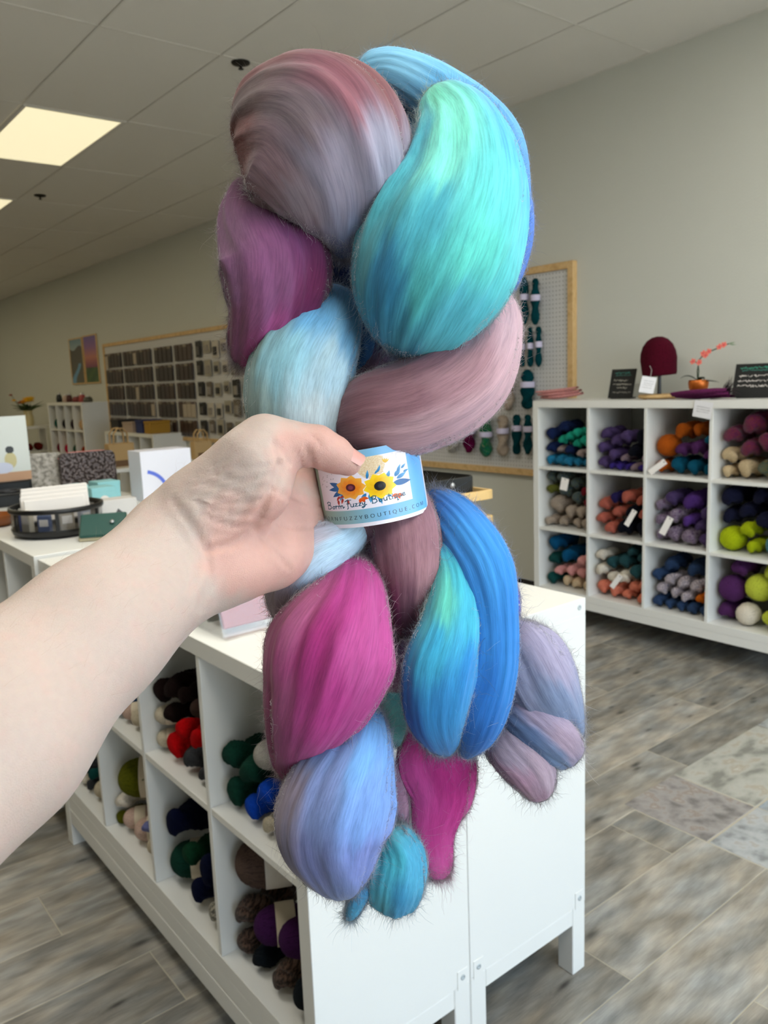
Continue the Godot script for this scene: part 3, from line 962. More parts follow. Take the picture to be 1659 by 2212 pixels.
func build_yarn() -> void:
	var cols := ["leftmost", "second", "third", "rightmost"]
	var rows := ["top", "middle", "bottom"]
	for g in WALL_YARN:
		var info: Array = YARN_COLOURS[g[0]]
		var m := yarn_material(g[0], Color(info[1], info[2], info[3]))
		var order := ranks(g[3])
		for i in g[3].size():
			var a: Array = g[3][i]
			var round_one: bool = a[3] > 0.052 and g[0] in ["org", "lime", "lemon", "cream", "ivory", "plum", "pink"]
			var label := "%s yarn %s, %s, wall shelf's %s-row %s cubby" % [info[0], "ball" if round_one else "hank", place_word(order[i], g[3].size()), rows[g[1]], cols[g[2]]]
			var half := clampf(a[3] * 2.6, 0.085, 0.13)
			if round_one:
				half = a[3] * 1.15
			var b := Basis(Vector3.UP, rng.randf_range(-0.05, 0.05)) * Basis(Vector3.RIGHT, rng.randf_range(-0.03, 0.03)) * Basis(Vector3.BACK, rng.randf() * TAU)
			b = b * Basis.from_scale(Vector3(a[3], a[3], half))
			var mesh := ball_mesh(rng.randi_range(0, 2)) if round_one else hank_mesh(rng.randi_range(0, 3))
			var z: float = a[2] + a[3] - half
			z = maxf(z, WALLZ + 0.01 + half)
			single("yarn_ball" if round_one else "yarn_hank", mesh, m, label, "yarn", Vector3(a[0], a[1], z), b, "yarn in the wall shelf")
	var icols := ["farthest", "third", "second", "nearest"]
	for g in ISLAND_YARN:
		var info: Array = ISLAND_COLOURS[g[0]] if ISLAND_COLOURS.has(g[0]) else YARN_COLOURS[g[0]]
		var m := yarn_material(g[0], Color(info[1], info[2], info[3]))
		var order := ranks(g[4])
		for i in g[4].size():
			var a: Array = g[4][i]
			var banded: bool = a[4] == 1
			var label := "%s yarn %s, %s, island's %s %s cubby" % [info[0], "skein with paper band" if banded else ("ball" if g[3] == "ball" else "hank"), place_word(order[i], g[4].size()), "upper" if g[1] == 0 else "lower", icols[g[2]]]
			var r: float = a[3]
			if g[3] == "ball":
				var t := thing("yarn_skein", label, "yarn", Vector3(a[0], a[1], a[2]), 0.0, "yarn in the island shelf")
				var half := r * 1.45
				# the skein's end shows; it runs back and to the right
				var dir := Vector3(-0.42, 0.0, 0.8).normalized()
				t.transform.basis = turn_to(dir) * Basis(Vector3.BACK, rng.randf() * TAU)
				t.position.z = ISZ - 0.03 - half * 0.9
				part("wound_yarn", ball_mesh(rng.randi_range(0, 2)), m, t, Vector3.ZERO, Basis.from_scale(Vector3(r, r, half)))
				if banded:
					part("paper_band", band_mesh(), mats["paper"] if g[0] in ["brown", "ash"] else mats["cream_paper"], t, Vector3(0, 0, -half * 0.12), Basis.from_scale(Vector3(r, r, half * 0.95)))
			else:
				var half := clampf(r * 2.2, 0.07, 0.13)
				var b := Basis(Vector3.UP, rng.randf_range(-0.06, 0.06)) * Basis(Vector3.BACK, rng.randf() * TAU) * Basis.from_scale(Vector3(r, r, half))
				single("yarn_hank", hank_mesh(rng.randi_range(0, 3)), m, label, "yarn", Vector3(a[0], a[1], a[2] - half + r), b, "yarn in the island shelf")

# ---------------------------------------------------------------- things on and along the right wall

func pegboard(called: String, label: String, xa: float, xb: float, ya: float, yb: float) -> void:
	var t := thing(called, label, "pegboard", Vector3((xa + xb) * 0.5, ya, WALLZ))
	var w := xb - xa
	var h := yb - ya
	part("board", cbox(w - 0.02, h - 0.02, 0.006, 0.0), mat("pegboard_white", Color(0.80, 0.80, 0.80), 0.6), t, Vector3(0, h * 0.5, 0.022))
	for s in [-1, 1]:
		part("frame_stile", cbox(0.042, h, 0.04, 0.002), mats["pine"], t, Vector3(s * (w * 0.5 - 0.021), h * 0.5, 0.02))
	part("frame_rail", cbox(w - 0.085, 0.042, 0.04, 0.002), mats["pine"], t, Vector3(0, h - 0.021, 0.02))
	part("frame_rail", cbox(w - 0.085, 0.042, 0.04, 0.002), mats["pine"], t, Vector3(0, 0.021, 0.02))
	var hole := begin()
	for k in 6:
		var a0 := TAU * k / 6.0
		var a1 := TAU * (k + 1) / 6.0
		tri(hole, Vector3(0, 0, 0), Vector3(cos(a0), sin(a0), 0.0) * 0.0034, Vector3(cos(a1), sin(a1), 0.0) * 0.0034, Vector3.BACK)
	var mm := MultiMesh.new()
	mm.transform_format = MultiMesh.TRANSFORM_3D
	mm.mesh = hole.commit()
	var spots := []
	var y := 0.06
	while y < h - 0.05:
		var x := -w * 0.5 + 0.06
		while x < w * 0.5 - 0.05:
			spots.append(Vector3(x, y, 0.0253))
			x += 0.0254
		y += 0.0254
	mm.instance_count = spots.size()
	for i in spots.size():
		mm.set_instance_transform(i, Transform3D(Basis.IDENTITY, spots[i]))
	var o := MultiMeshInstance3D.new()
	o.name = "peg_holes"
	o.multimesh = mm
	o.material_override = mat("peg_hole", Color(0.22, 0.22, 0.22), 0.9)
	o.set_meta("kind", "stuff")
	t.add_child(o)

func hanging_hank(px: float, py0: float, py1: float, half_px: float, colour: String, c: Color, band_at: float, label: String) -> void:
	var top := on_z(px, py0, WALLZ + 0.075)
	var low := on_z(px, py1, WALLZ + 0.075)
	var len := top.distance_to(low)
	var r := half_px / FOCAL_PX * (top - EYE).dot(cam_fwd)
	r = minf(r, 0.046)
	var t := thing("hanging_hank", label, "yarn", (top + low) * 0.5, 0.0, "yarn hanks on the pegboard")
	var turn := rng.randf() * TAU
	part("twisted_yarn", hank_mesh(rng.randi_range(0, 3)), yarn_material(colour, c), t, Vector3.ZERO, turn_to((top - low)) * Basis(Vector3.BACK, turn) * Basis.from_scale(Vector3(r, r, len * 0.5)))
	if band_at >= 0.0:
		var at := top.lerp(low, band_at) - t.position
		part("paper_band", band_mesh(), mat("lilac_paper", Color(0.78, 0.76, 0.86), 0.7), t, at, turn_to((top - low)) * Basis.from_scale(Vector3(r * 0.93, r * 0.93, 0.05)))
	part("peg_hook", tube([Vector3(0, len * 0.5 - 0.03, -0.046), Vector3(0, len * 0.5 - 0.032, 0.0), Vector3(0, len * 0.5 - 0.03, 0.05), Vector3(0, len * 0.5 - 0.015, 0.058)], [0.0025, 0.0025, 0.0025, 0.0025], 6), mats["aluminium"], t)

func scribble_texture(w: int, h: int, back: Color, lines: Array) -> ImageTexture:
	# handwriting too blurred to read: each line is [y, x0, x1, height, colour]
	var im := Image.create(w, h, false, Image.FORMAT_RGB8)
	im.fill(back)
	var r := RandomNumberGenerator.new()
	r.seed = w * 31 + h + lines.size()
	for l in lines:
		var x: float = l[1]
		var last := Vector2(x, l[0])
		while x < l[2]:
			x += r.randf_range(1.6, 3.6)
			var p := Vector2(x, l[0] + r.randf_range(-1.0, 1.0) * l[3])
			if r.randf() > 0.16:
				for k in 10:
					var q := last.lerp(p, k / 9.0)
					im.fill_rect(Rect2i(int(q.x), int(q.y), 2, 2), l[4])
			last = p
	return ImageTexture.create_from_image(im)

func printed(key: String, t: Texture2D, rough := 0.6) -> StandardMaterial3D:
	var m := StandardMaterial3D.new()
	m.resource_name = key
	m.albedo_texture = t
	m.roughness = rough
	return m

# a thin card whose front (+z) carries a print; centred
func card(w: float, h: float, d: float, front: Material, body: Material, parent: Node, called: String, at: Vector3, b := Basis.IDENTITY) -> MeshInstance3D:
	var o := part(called, cbox(w, h, d, 0.0006), body, parent, at, b)
	var key := "face %.4f %.4f" % [w, h]
	if not mesh_store.has(key):
		var st := begin()
		var vs := [Vector3(-w, h, 0) * 0.5, Vector3(w, h, 0) * 0.5, Vector3(w, -h, 0) * 0.5, Vector3(-w, -h, 0) * 0.5]
		quad(st, vs[0], vs[1], vs[2], vs[3], Vector3.BACK)
		mesh_store[key] = st.commit()
	part("print", mesh_store[key], front, o, Vector3(0, 0, d * 0.5 + 0.0004))
	return o

func chalk_sign(px0: float, px1: float, py_top: float, py_base: float, turn: float, label: String, lines: Array) -> void:
	var z := WALLZ + 0.16
	var base := on_z((px0 + px1) * 0.5, py_base, z)
	base.y = LEG + 3 * CELL + 2 * THIN + 2 * SIDE
	var k := (base - EYE).dot(cam_fwd) / FOCAL_PX
	var w := (px1 - px0) * k * 1.3
	var h := (py_base - py_top) * k * 1.05
	var t := thing("chalkboard_sign", label, "sign", base, turn)
	var m := printed("chalkboard", scribble_texture(128, 160, Color(0.07, 0.07, 0.065), lines), 0.75)
	card(w, h, 0.006, m, mats["black_plastic"], t, "board", Vector3(0, h * 0.5, 0), Basis(Vector3.RIGHT, -0.3))
	part("easel_foot", cbox(w * 0.8, 0.008, 0.07, 0.002), mats["black_plastic"], t, Vector3(0, 0.004, -0.01))

func build_wall_things() -> void:
	pegboard("pegboard", "white framed pegboard hung with teal hanks behind the braid", -5.55, -3.07, 0.80, 2.085)
	pegboard("pegboard", "long framed pegboard on the far wall hung with rows of packets", -10.72, -5.95, 0.85, 2.035)
	# hanks: px, top, bottom, half width, colour, band (share from the top; below 0 none), label
	var o := Vector2(890, 560)
	var k := 0.3255
	var teal := Color(0.02, 0.24, 0.27)
	var list := [
		[744, 118, 436, 34, "harbour", teal, 0.42, "dark teal hank at the top of the pegboard, left of the pair"],
		[818, 126, 436, 34, "harbour", teal, 0.42, "dark teal hank at the top of the pegboard, right of the pair"],
		[730, 446, 716, 25, "harbour", teal, 0.50, "dark teal hank in the pegboard's second row, left of three"],
		[785, 446, 716, 25, "harbour", teal, 0.48, "dark teal hank in the pegboard's second row, middle of three"],
		[840, 446, 716, 25, "harbour", teal, 0.44, "dark teal hank in the pegboard's second row, right of three"],
		[766, 730, 996, 52, "harbour", teal, 0.38, "single fat dark teal hank in the pegboard's third row"],
		[640, 700, 1006, 44, "taupe", Color(0.62, 0.58, 0.50), -1.0, "oatmeal hank on the pegboard, upper one beside the pink wool"],
		[768, 1030, 1296, 33, "harbour", teal, 0.36, "dark teal hank in the pegboard's bottom row next to the white shelf"],
		[694, 1030, 1296, 35, "harbour", teal, 0.34, "dark teal hank in the pegboard's bottom row, second from the shelf"],
		[602, 1034, 1306, 44, "taupe", Color(0.62, 0.58, 0.50), 0.38, "oatmeal hank in the pegboard's bottom row between teal and green"],
		[490, 1020, 1312, 58, "garden", Color.WHITE, 0.48, "green and teal mottled hank in the pegboard's bottom row"],
		[378, 1080, 1284, 50, "berry", Color(0.36, 0.04, 0.22), 0.30, "berry purple hank in the pegboard's bottom row"],
		[270, 1120, 1284, 44, "ash", Color(0.42, 0.40, 0.40), -1.0, "grey hank at the left end of the pegboard's bottom row"]]
	for h in list:
		hanging_hank(o.x + h[0] * k, o.y + h[1] * k, o.y + h[2] * k, h[3] * k, h[4], h[5], h[6], h[7])
	var shelf_top := LEG + 3 * CELL + 2 * THIN + 2 * SIDE
	# folded pink cloth at the left end of the wall shelf
	var p := on_z(1208, 864, WALLZ + 0.22)
	var cloth_mat := yarn_material("rose", Color(0.84, 0.60, 0.66))
	var cl := thing("folded_shawl", "folded pink knitted shawl on the wall shelf's left end", "shawl", Vector3(p.x, shelf_top, p.z))
	for i in 3:
		var path := []
		var rad := []
		for s in 13:
			var u := s / 12.0
			path.append(Vector3(-0.14 + 0.28 * u, 0.012 + i * 0.017 + 0.022 * u * u, (i - 1) * 0.02 + 0.014 * sin(u * 4.0 + i)))
			rad.append(0.036 * pow(sin(PI * (0.06 + 0.88 * u)), 0.4) * (1.0 - 0.12 * i))
		part("fold", tube(path, rad, 16, 0.36), cloth_mat, cl)
	chalk_sign(1322, 1366, 801, 862, 0.12, "small black chalkboard sign left of the knitted hat", [[22, 20, 100, 6, Color(0.2, 0.55, 0.5)], [34, 24, 104, 3, Color(0.2, 0.45, 0.42)], [62, 18, 90, 6, Color(0.72, 0.7, 0.66)], [84, 18, 112, 5, Color(0.72, 0.7, 0.66)], [104, 40, 96, 6, Color(0.72, 0.7, 0.66)], [128, 18, 112, 4, Color(0.6, 0.58, 0.55)]])
	chalk_sign(1596, 1668, 789, 860, 0.12, "larger black chalkboard sign at the right edge beside the orchid", [[20, 14, 108, 6, Color(0.2, 0.6, 0.5)], [32, 20, 104, 3, Color(0.2, 0.5, 0.45)], [58, 14, 100, 6, Color(0.85, 0.82, 0.8)], [82, 12, 116, 5, Color(0.85, 0.82, 0.8)], [106, 12, 110, 6, Color(0.85, 0.82, 0.8)]])
	# knitted hat on a stand
	p = on_z(1424, 862, WALLZ + 0.2)
	var hs := thing("hat_stand", "wooden hat stand with round base under the maroon hat", "stand", Vector3(p.x, shelf_top, p.z))
	part("base", lathe([Vector2(0.0, 0.004), Vector2(0.095, 0.004), Vector2(0.106, 0.010), Vector2(0.106, 0.020), Vector2(0.10, 0.025), Vector2(0.0, 0.025)], 28), mats["pine"], hs)
	for i in 3:
		part("foot", lathe([Vector2(0.0, 0.0), Vector2(0.010, 0.0), Vector2(0.010, 0.006), Vector2(0.0, 0.006)], 10), mats["pine"], hs, Vector3(cos(TAU * i / 3.0) * 0.08, 0, sin(TAU * i / 3.0) * 0.08))
	part("post", lathe([Vector2(0.011, 0.02), Vector2(0.009, 0.10), Vector2(0.011, 0.26)], 12), mat("grey_metal", Color(0.3, 0.31, 0.32), 0.4, 0.6), hs)
	part("head_form", lathe([Vector2(0.04, 0.135), Vector2(0.066, 0.17), Vector2(0.068, 0.22), Vector2(0.05, 0.265), Vector2(0.0, 0.285)], 20), mats["pine"], hs)
	var hat_pts := PackedVector3Array()
	var prof := [Vector2(0.070, 0.002), Vector2(0.082, 0.0), Vector2(0.086, 0.012), Vector2(0.088, 0.05), Vector2(0.091, 0.085), Vector2(0.087, 0.12), Vector2(0.074, 0.155), Vector2(0.052, 0.182), Vector2(0.026, 0.196), Vector2(0.0, 0.2)]
	var hat_uv := PackedVector2Array()
	for i in prof.size():
		for j in 49:
			var a := TAU * j / 48.0
			var rr: float = prof[i].x * (1.0 + 0.018 * cos(a * 24.0))
			hat_pts.append(Vector3(cos(a) * rr, prof[i].y, sin(a) * rr * 0.94))
			hat_uv.append(Vector2(j / 16.0, i / 4.0))
	var wool := yarn_material("hat", Color(0.30, 0.05, 0.12))
	var hat := thing("knitted_hat", "dark maroon knitted hat on the wooden stand above the shelf", "hat", hs.position + Vector3(0, 0.118, 0))
	hat.rotation = Vector3(0.05, 0, 0.06)
	part("crown", grid_mesh(hat_pts, prof.size() - 1, 48, PackedColorArray(), hat_uv), wool, hat)
	var ht := thing("price_tag", "white price tag hanging below the maroon hat", "tag", hs.position + Vector3(0.0, 0.03, 0.105), 0.45)
	card(0.072, 0.085, 0.0012, printed("tag_print", scribble_texture(96, 112, Color(0.9, 0.9, 0.92), [[30, 14, 80, 2, Color(0.55, 0.55, 0.58)], [46, 14, 82, 2, Color(0.55, 0.55, 0.58)], [60, 14, 76, 2, Color(0.6, 0.6, 0.62)], [76, 14, 80, 2, Color(0.6, 0.6, 0.62)]])), mats["paper"], ht, "card", Vector3(0, 0.045, 0), Basis(Vector3.BACK, -0.18) * Basis(Vector3.RIGHT, -0.3))
	part("string", tube([Vector3(0.012, 0.085, -0.008), Vector3(0.018, 0.12, -0.004), Vector3(0.008, 0.14, 0.0)], [0.0009, 0.0009, 0.0009], 5), mats["paper"], ht)
	# orchid in a copper pot
	p = on_z(1508, 858, WALLZ + 0.2)
	var orc := thing("potted_orchid", "small coral pink orchid in a copper pot on the wall shelf", "orchid", Vector3(p.x, shelf_top + 0.034, p.z))
	part("pot", lathe([Vector2(0.0, 0.0), Vector2(0.034, 0.0), Vector2(0.046, 0.02), Vector2(0.049, 0.045), Vector2(0.044, 0.058), Vector2(0.040, 0.058), Vector2(0.038, 0.048), Vector2(0.0, 0.046)], 24), mat("copper_pot", Color(0.75, 0.40, 0.14), 0.32, 0.55), orc)
	var leafm := mat("orchid_leaf", Color(0.09, 0.14, 0.10), 0.5)
	for l in [[-1.0, 0.082, 0.028], [1.0, 0.105, 0.004], [0.7, 0.07, 0.02]]:
		var lp := []
		var lr := []
		for s in 9:
			var u := s / 8.0
			lp.append(Vector3(l[0] * l[1] * u, 0.052 + l[2] * sin(u * PI * 0.7) * 1.2 - 0.012 * u * u, 0.03 * u * (1.0 if l[0] < 0.9 else -0.2)))
			lr.append(0.013 * sin(PI * clampf(0.12 + 0.86 * u, 0, 1)) + 0.001)
		part("leaf", tube(lp, lr, 10, 0.22), leafm, orc)
	var spts := [[Vector3(-0.005, 0.05, 0), Vector3(-0.008, 0.10, 0), Vector3(0.0, 0.155, 0), Vector3(0.03, 0.185, 0), Vector3(0.09, 0.205, 0), Vector3(0.15, 0.225, 0)], [Vector3(0.0, 0.05, 0.005), Vector3(0.004, 0.10, 0.006), Vector3(0.0, 0.14, 0.008), Vector3(-0.02, 0.15, 0.01)]]
	for s in spts:
		var rr := []
		for i in s.size():
			rr.append(0.0026)
		part("stem", tube(s, rr, 6), mat("orchid_stem", Color(0.16, 0.24, 0.14), 0.6), orc)
	var petm := mat("orchid_petal", Color(0.93, 0.50, 0.44), 0.6)
	for f in [[-0.024, 0.148, 0.012], [0.012, 0.142, 0.016], [0.03, 0.185, 0.012], [0.058, 0.192, 0.012], [0.112, 0.212, 0.012], [0.13, 0.22, 0.004], [0.044, 0.175, 0.016]]:
		var fl := part("flower", lathe([Vector2(0.0, -0.003), Vector2(0.005, -0.002), Vector2(0.004, 0.005), Vector2(0.0, 0.007)], 8), mat("orchid_heart", Color(0.85, 0.28, 0.38), 0.6), orc, Vector3(f[0], f[1], f[2]), Basis(Vector3.RIGHT, 1.2))
		for q in 5:
			var a: float = TAU * q / 5.0 + f[0] * 30.0
			var dir := Vector3(cos(a), 0.25, sin(a))
			part("petal", tube([Vector3.ZERO, dir * 0.006, dir * 0.012, dir * 0.017], [0.002, 0.0065, 0.0062, 0.0012], 8, 0.3), petm, fl)
	for q in [[0.15, 0.225, 0.5], [0.155, 0.222, -0.3]]:
		part("bud_leaf", tube([Vector3(q[0], q[1], 0), Vector3(q[0] + 0.014, q[1] + 0.006 * q[2], 0), Vector3(q[0] + 0.032, q[1] + 0.012 * q[2], 0)], [0.002, 0.006, 0.001], 8, 0.4), mat("bud_green", Color(0.35, 0.55, 0.32), 0.6), orc)
	# folded purple shawl under the orchid with its tag over the edge
	p = on_z(1510, 862, WALLZ + 0.29)
	var sh := thing("folded_shawl", "shiny purple folded knit lying under the orchid pot", "shawl", Vector3(p.x, shelf_top, p.z))
	for i in 3:
		var path := []
		var rad := []
		for s in 15:
			var u := s / 14.0
			path.append(Vector3(-0.135 + 0.29 * u, 0.013 + 0.008 * i + 0.012 * maxf(0.0, u - 0.6) * 4.0 * (1.0 - u) + 0.008 * u * i, -0.03 + i * 0.03 + 0.012 * sin(u * 7.0 + i * 2.0)))
			rad.append(0.034 * pow(sin(PI * (0.05 + 0.9 * u)), 0.35))
		part("fold", tube(path, rad, 16, 0.36), yarn_material("orchidwool", Color(0.42, 0.16, 0.34)), sh)
	var fr := begin()
	for i in 46:
		var a := rng.randf_range(-0.5, 1.6)
		var l := rng.randf_range(0.03, 0.075)
		var d := Vector3(cos(a), sin(a), rng.randf_range(-0.3, 0.3)).normalized()
		fr.append_from(tube([Vector3.ZERO, d * l * 0.5 + Vector3(0, 0.006, 0), d * l], [0.0016, 0.0013, 0.0006], 4), 0, Transform3D(Basis.IDENTITY, Vector3(0.135 + rng.randf_range(-0.02, 0.02), 0.035, 0.0)))
	part("fringe", fr.commit(), mat("fringe_dark", Color(0.16, 0.10, 0.13), 0.8), sh).set_meta("kind", "stuff")
	p = on_z(1517, 877, CUZ + 0.012)
	var tg := thing("price_tag", "white paper tag hanging over the wall shelf's front edge", "tag", Vector3(p.x, shelf_top - 0.035, CUZ + 0.004))
	card(0.094, 0.078, 0.0012, printed("tag_print_b", scribble_texture(112, 96, Color(0.9, 0.9, 0.92), [[34, 16, 94, 2, Color(0.6, 0.6, 0.62)], [48, 16, 98, 2, Color(0.6, 0.6, 0.62)], [62, 16, 90, 2, Color(0.62, 0.62, 0.65)]])), mats["paper"], tg, "card", Vector3(0, -0.008, 0.002), Basis(Vector3.BACK, -0.16))
	part("string", tube([Vector3(-0.02, 0.03, 0.001), Vector3(-0.022, 0.038, -0.02), Vector3(-0.01, 0.04, -0.08)], [0.0009, 0.0009, 0.0009], 5), mats["paper"], tg)
	# small tags that stick out of the cubbies
	for q in [[1420, 1009, 0.10, 0.03, -0.9, "white paper tag leaning by the burnt orange hanks"], [1219, 1046, 0.07, 0.045, -0.2, "white paper tag on the slate green hanks, middle row"], [1362, 1119, 0.095, 0.028, -0.5, "white paper tag hanging from the salmon hanks"], [1439, 1136, 0.10, 0.034, -0.45, "cream paper tag on the mottled lavender hanks"], [1331, 1256, 0.09, 0.028, -0.6, "white paper tag between the coral and pine hanks"]]:
		var at := on_z(q[0], q[1], CUZ - 0.012)
		var tt := thing("yarn_tag", q[5], "tag", at, 0.25)
		tt.rotation.z = q[4]
		part("tag_card", cbox(q[3], q[2], 0.0014, 0.0004), mats["paper"], tt)
		part("tag_hole", lathe([Vector2(0.0, 0.0), Vector2(0.003, 0.0), Vector2(0.003, 0.0006), Vector2(0.0, 0.0006)], 8), mats["black_plastic"], tt, Vector3(0, q[2] * 0.5 - 0.008, 0.0006), Basis(Vector3.RIGHT, PI / 2))
	build_far_wall()

func build_far_wall() -> void:
	# packets on the long pegboard, five rows
	var dark := [Color(0.20, 0.14, 0.13), Color(0.25, 0.19, 0.17), Color(0.17, 0.13, 0.13), Color(0.23, 0.14, 0.16), Color(0.30, 0.26, 0.23)]
	var groups := [[-10.64, -10.10, 5], [-10.02, -9.17, 8], [-9.07, -8.60, 4], [-8.52, -8.09, 4]]
	var rowsw := ["top", "second", "third", "fourth", "bottom"]
	var count := 0
	for r in 5:
		var n := 0
		for g in groups:
			var step: float = (g[1] - g[0]) / g[2]
			for i in g[2]:
				n += 1
				var x: float = g[0] + step * (i + 0.5)
				var y := 1.90 - r * 0.205
				var pale := rng.randf() < (0.04 if r < 2 else 0.22)
				var hgt := 0.175 if not pale else rng.randf_range(0.16, 0.19)
				var t := thing("needle_packet", "%s hanging needle packet, %s row, %s from left, far pegboard" % ["pale" if pale else "dark brown", rowsw[r], ordinal(n)], "packet", Vector3(x, y, WALLZ + 0.045), 0.0, "packets on the far pegboard")
				var c: Color = dark[rng.randi_range(0, 4)]
				var key := "packet%d" % rng.randi_range(0, 4) if not pale else "packet_pale"
				var m := mat(key, c if not pale else Color(0.66, 0.61, 0.54), 0.35)
				part("packet", cbox(step * 0.88, hgt, 0.012, 0.002), m, t, Vector3(0, -hgt * 0.5, 0))
				part("header_card", cbox(step * 0.86, 0.028, 0.0135, 0.001), mat("packet_head%d" % (count % 3), [Color(0.36, 0.31, 0.27), Color(0.52, 0.48, 0.42), Color(0.30, 0.22, 0.20)][count % 3], 0.5), t, Vector3(0, -0.016, 0))
				part("hook", tube([Vector3(0, -0.006, -0.018), Vector3(0, -0.006, 0.03)], [0.002, 0.002], 5), mats["aluminium"], t)
				count += 1
		# the mixed cards right of the packets
		for i in 6:
			var x := -7.93 + i * 0.19
			var y := 1.90 - r * 0.205 + rng.randf_range(-0.02, 0.02)
			var kind := rng.randi_range(0, 3)
			if i == 0:
				kind = 0
			var c2: Color = [Color(0.05, 0.05, 0.055), Color(0.62, 0.59, 0.52), Color(0.40, 0.36, 0.31), Color(0.74, 0.71, 0.66)][kind]
			var nm: String = ["black", "beige", "brown", "cream"][kind]
			var t := thing("notion_card", "%s notion card, %s row, %s to the right of the dark packets" % [nm, rowsw[r], ordinal(i + 1)], "packet", Vector3(x, y, WALLZ + 0.045), 0.0, "notions on the far pegboard")
			var hh := rng.randf_range(0.12, 0.18)
			part("card", cbox(rng.randf_range(0.10, 0.15), hh, 0.008, 0.001), mat("notion_" + nm, c2, 0.5), t, Vector3(0, -hh * 0.5, 0))
			part("blister", cbox(0.07, hh * 0.5, 0.018, 0.004), mat("notion_inside%d" % (i % 3), [Color(0.3, 0.28, 0.26), Color(0.55, 0.52, 0.48), Color(0.14, 0.13, 0.13)][i % 3], 0.3), t, Vector3(0, -hh * 0.6, 0.008))
			part("hook", tube([Vector3(0, -0.006, -0.018), Vector3(0, -0.006, 0.03)], [0.002, 0.002], 5), mats["aluminium"], t)
	# two tall prints
	var pr := [[-12.10, -11.55, 1.535, 2.18, "tall framed print of a river valley on the far wall, left of two", 0], [-11.50, -10.98, 1.535, 2.19, "tall framed print of a purple sunset over green, right of two", 1]]
	for q in pr:
		var t := thing("framed_print", q[4], "picture", Vector3((q[0] + q[1]) * 0.5, q[2], WALLZ + 0.004))
		var w: float = q[1] - q[0]
		var h: float = q[3] - q[2]
		var im := Image.create(48, 96, false, Image.FORMAT_RGB8)
		for y in 96:
			for x in 48:
				var u := x / 47.0
				var v := y / 95.0
				var c := Color.WHITE
				if q[5] == 0:
					c = Color(0.42, 0.55, 0.62).lerp(Color(0.62, 0.68, 0.68), v * 4.0) if v < 0.2 + 0.05 * sin(u * 6.0) else Color(0.27, 0.24, 0.22).lerp(Color(0.34, 0.33, 0.27), v)
					var river := 0.42 + 0.3 * sin(v * 7.0 - 2.2)
					if v > 0.55 and absf(u - river) < 0.10 + 0.22 * (v - 0.55):
						c = Color(0.38, 0.58, 0.72)
				else:
					var sky := [Color(0.42, 0.34, 0.62), Color(0.55, 0.36, 0.58), Color(0.74, 0.46, 0.38), Color(0.45, 0.18, 0.32)]
					if v < 0.68:
						var s := v / 0.68 * 2.999
						c = sky[int(s)].lerp(sky[int(s) + 1], s - int(s))
					else:
						c = Color(0.14, 0.28, 0.10).lerp(Color(0.25, 0.36, 0.14), sin(u * 9.0 + v * 20.0) * 0.5 + 0.5)
				im.set_pixel(x, y, c)
		card(w - 0.03, h - 0.03, 0.01, printed("landscape_print%d" % q[5], ImageTexture.create_from_image(im), 0.4), mats["cream_paper"], t, "print_panel", Vector3(0, h * 0.5, 0.008))
		for s in [-1, 1]:
			part("frame_bar", cbox(0.018, h, 0.018, 0.002), mats["pine"], t, Vector3(s * (w * 0.5 - 0.009), h * 0.5, 0.009))
			part("frame_bar", cbox(w - 0.036, 0.018, 0.018, 0.002), mats["pine"], t, Vector3(0, h * 0.5 + s * (h * 0.5 - 0.009), 0.009))
	# what stands on and in the far shelf
	var top3 := LEG + 3 * CELL + 2 * THIN + 2 * SIDE
	var tops := [[128, 0.04, 0.13, Color(0.10, 0.10, 0.10), "black bottle"], [143, 0.05, 0.11, Color(0.70, 0.60, 0.54), "pink and white jar"], [150, 0.04, 0.12, Color(0.30, 0.10, 0.08), "dark red bottle"], [166, 0.06, 0.09, Color(0.45, 0.12, 0.12), "red tin"], [178, 0.05, 0.12, Color(0.62, 0.24, 0.24), "rose jar with silver lid"], [190, 0.06, 0.08, Color(0.28, 0.28, 0.24), "grey green bowl"]]
	for q in tops:
		var at := on_y(q[0], 862, top3)
		at = on_z(q[0], 862, CUZ - 0.2)
		at.y = top3
		var t := thing("display_jar", "small %s on top of the far white shelf" % q[4], "jar", at)
		part("body", lathe([Vector2(0.0, 0.0), Vector2(q[1], 0.0), Vector2(q[1] * 1.05, q[2] * 0.4), Vector2(q[1] * 0.8, q[2] * 0.75), Vector2(q[1] * 0.5, q[2] * 0.85)], 14), mat("jar_" + q[4], q[3], 0.4), t)
		part("lid", lathe([Vector2(q[1] * 0.55, q[2] * 0.84), Vector2(q[1] * 0.55, q[2]), Vector2(0.0, q[2] * 1.02)], 14), mats["aluminium"], t)
	var ux := -10.7 - (4 * CELL + 3 * THIN + 2 * SIDE)
	var inside := [[0, 2, Color(0.05, 0.30, 0.28), "dark teal"], [1, 2, Color(0.07, 0.07, 0.09), "black"], [2, 2, Color(0.22, 0.18, 0.22), "slate"], [3, 2, Color(0.80, 0.66, 0.50), "peach"], [0, 1, Color(0.40, 0.06, 0.18), "wine"], [1, 1, Color(0.72, 0.05, 0.26), "raspberry"], [2, 1, Color(0.18, 0.32, 0.28), "sea green"], [3, 1, Color(0.58, 0.20, 0.08), "rust"]]
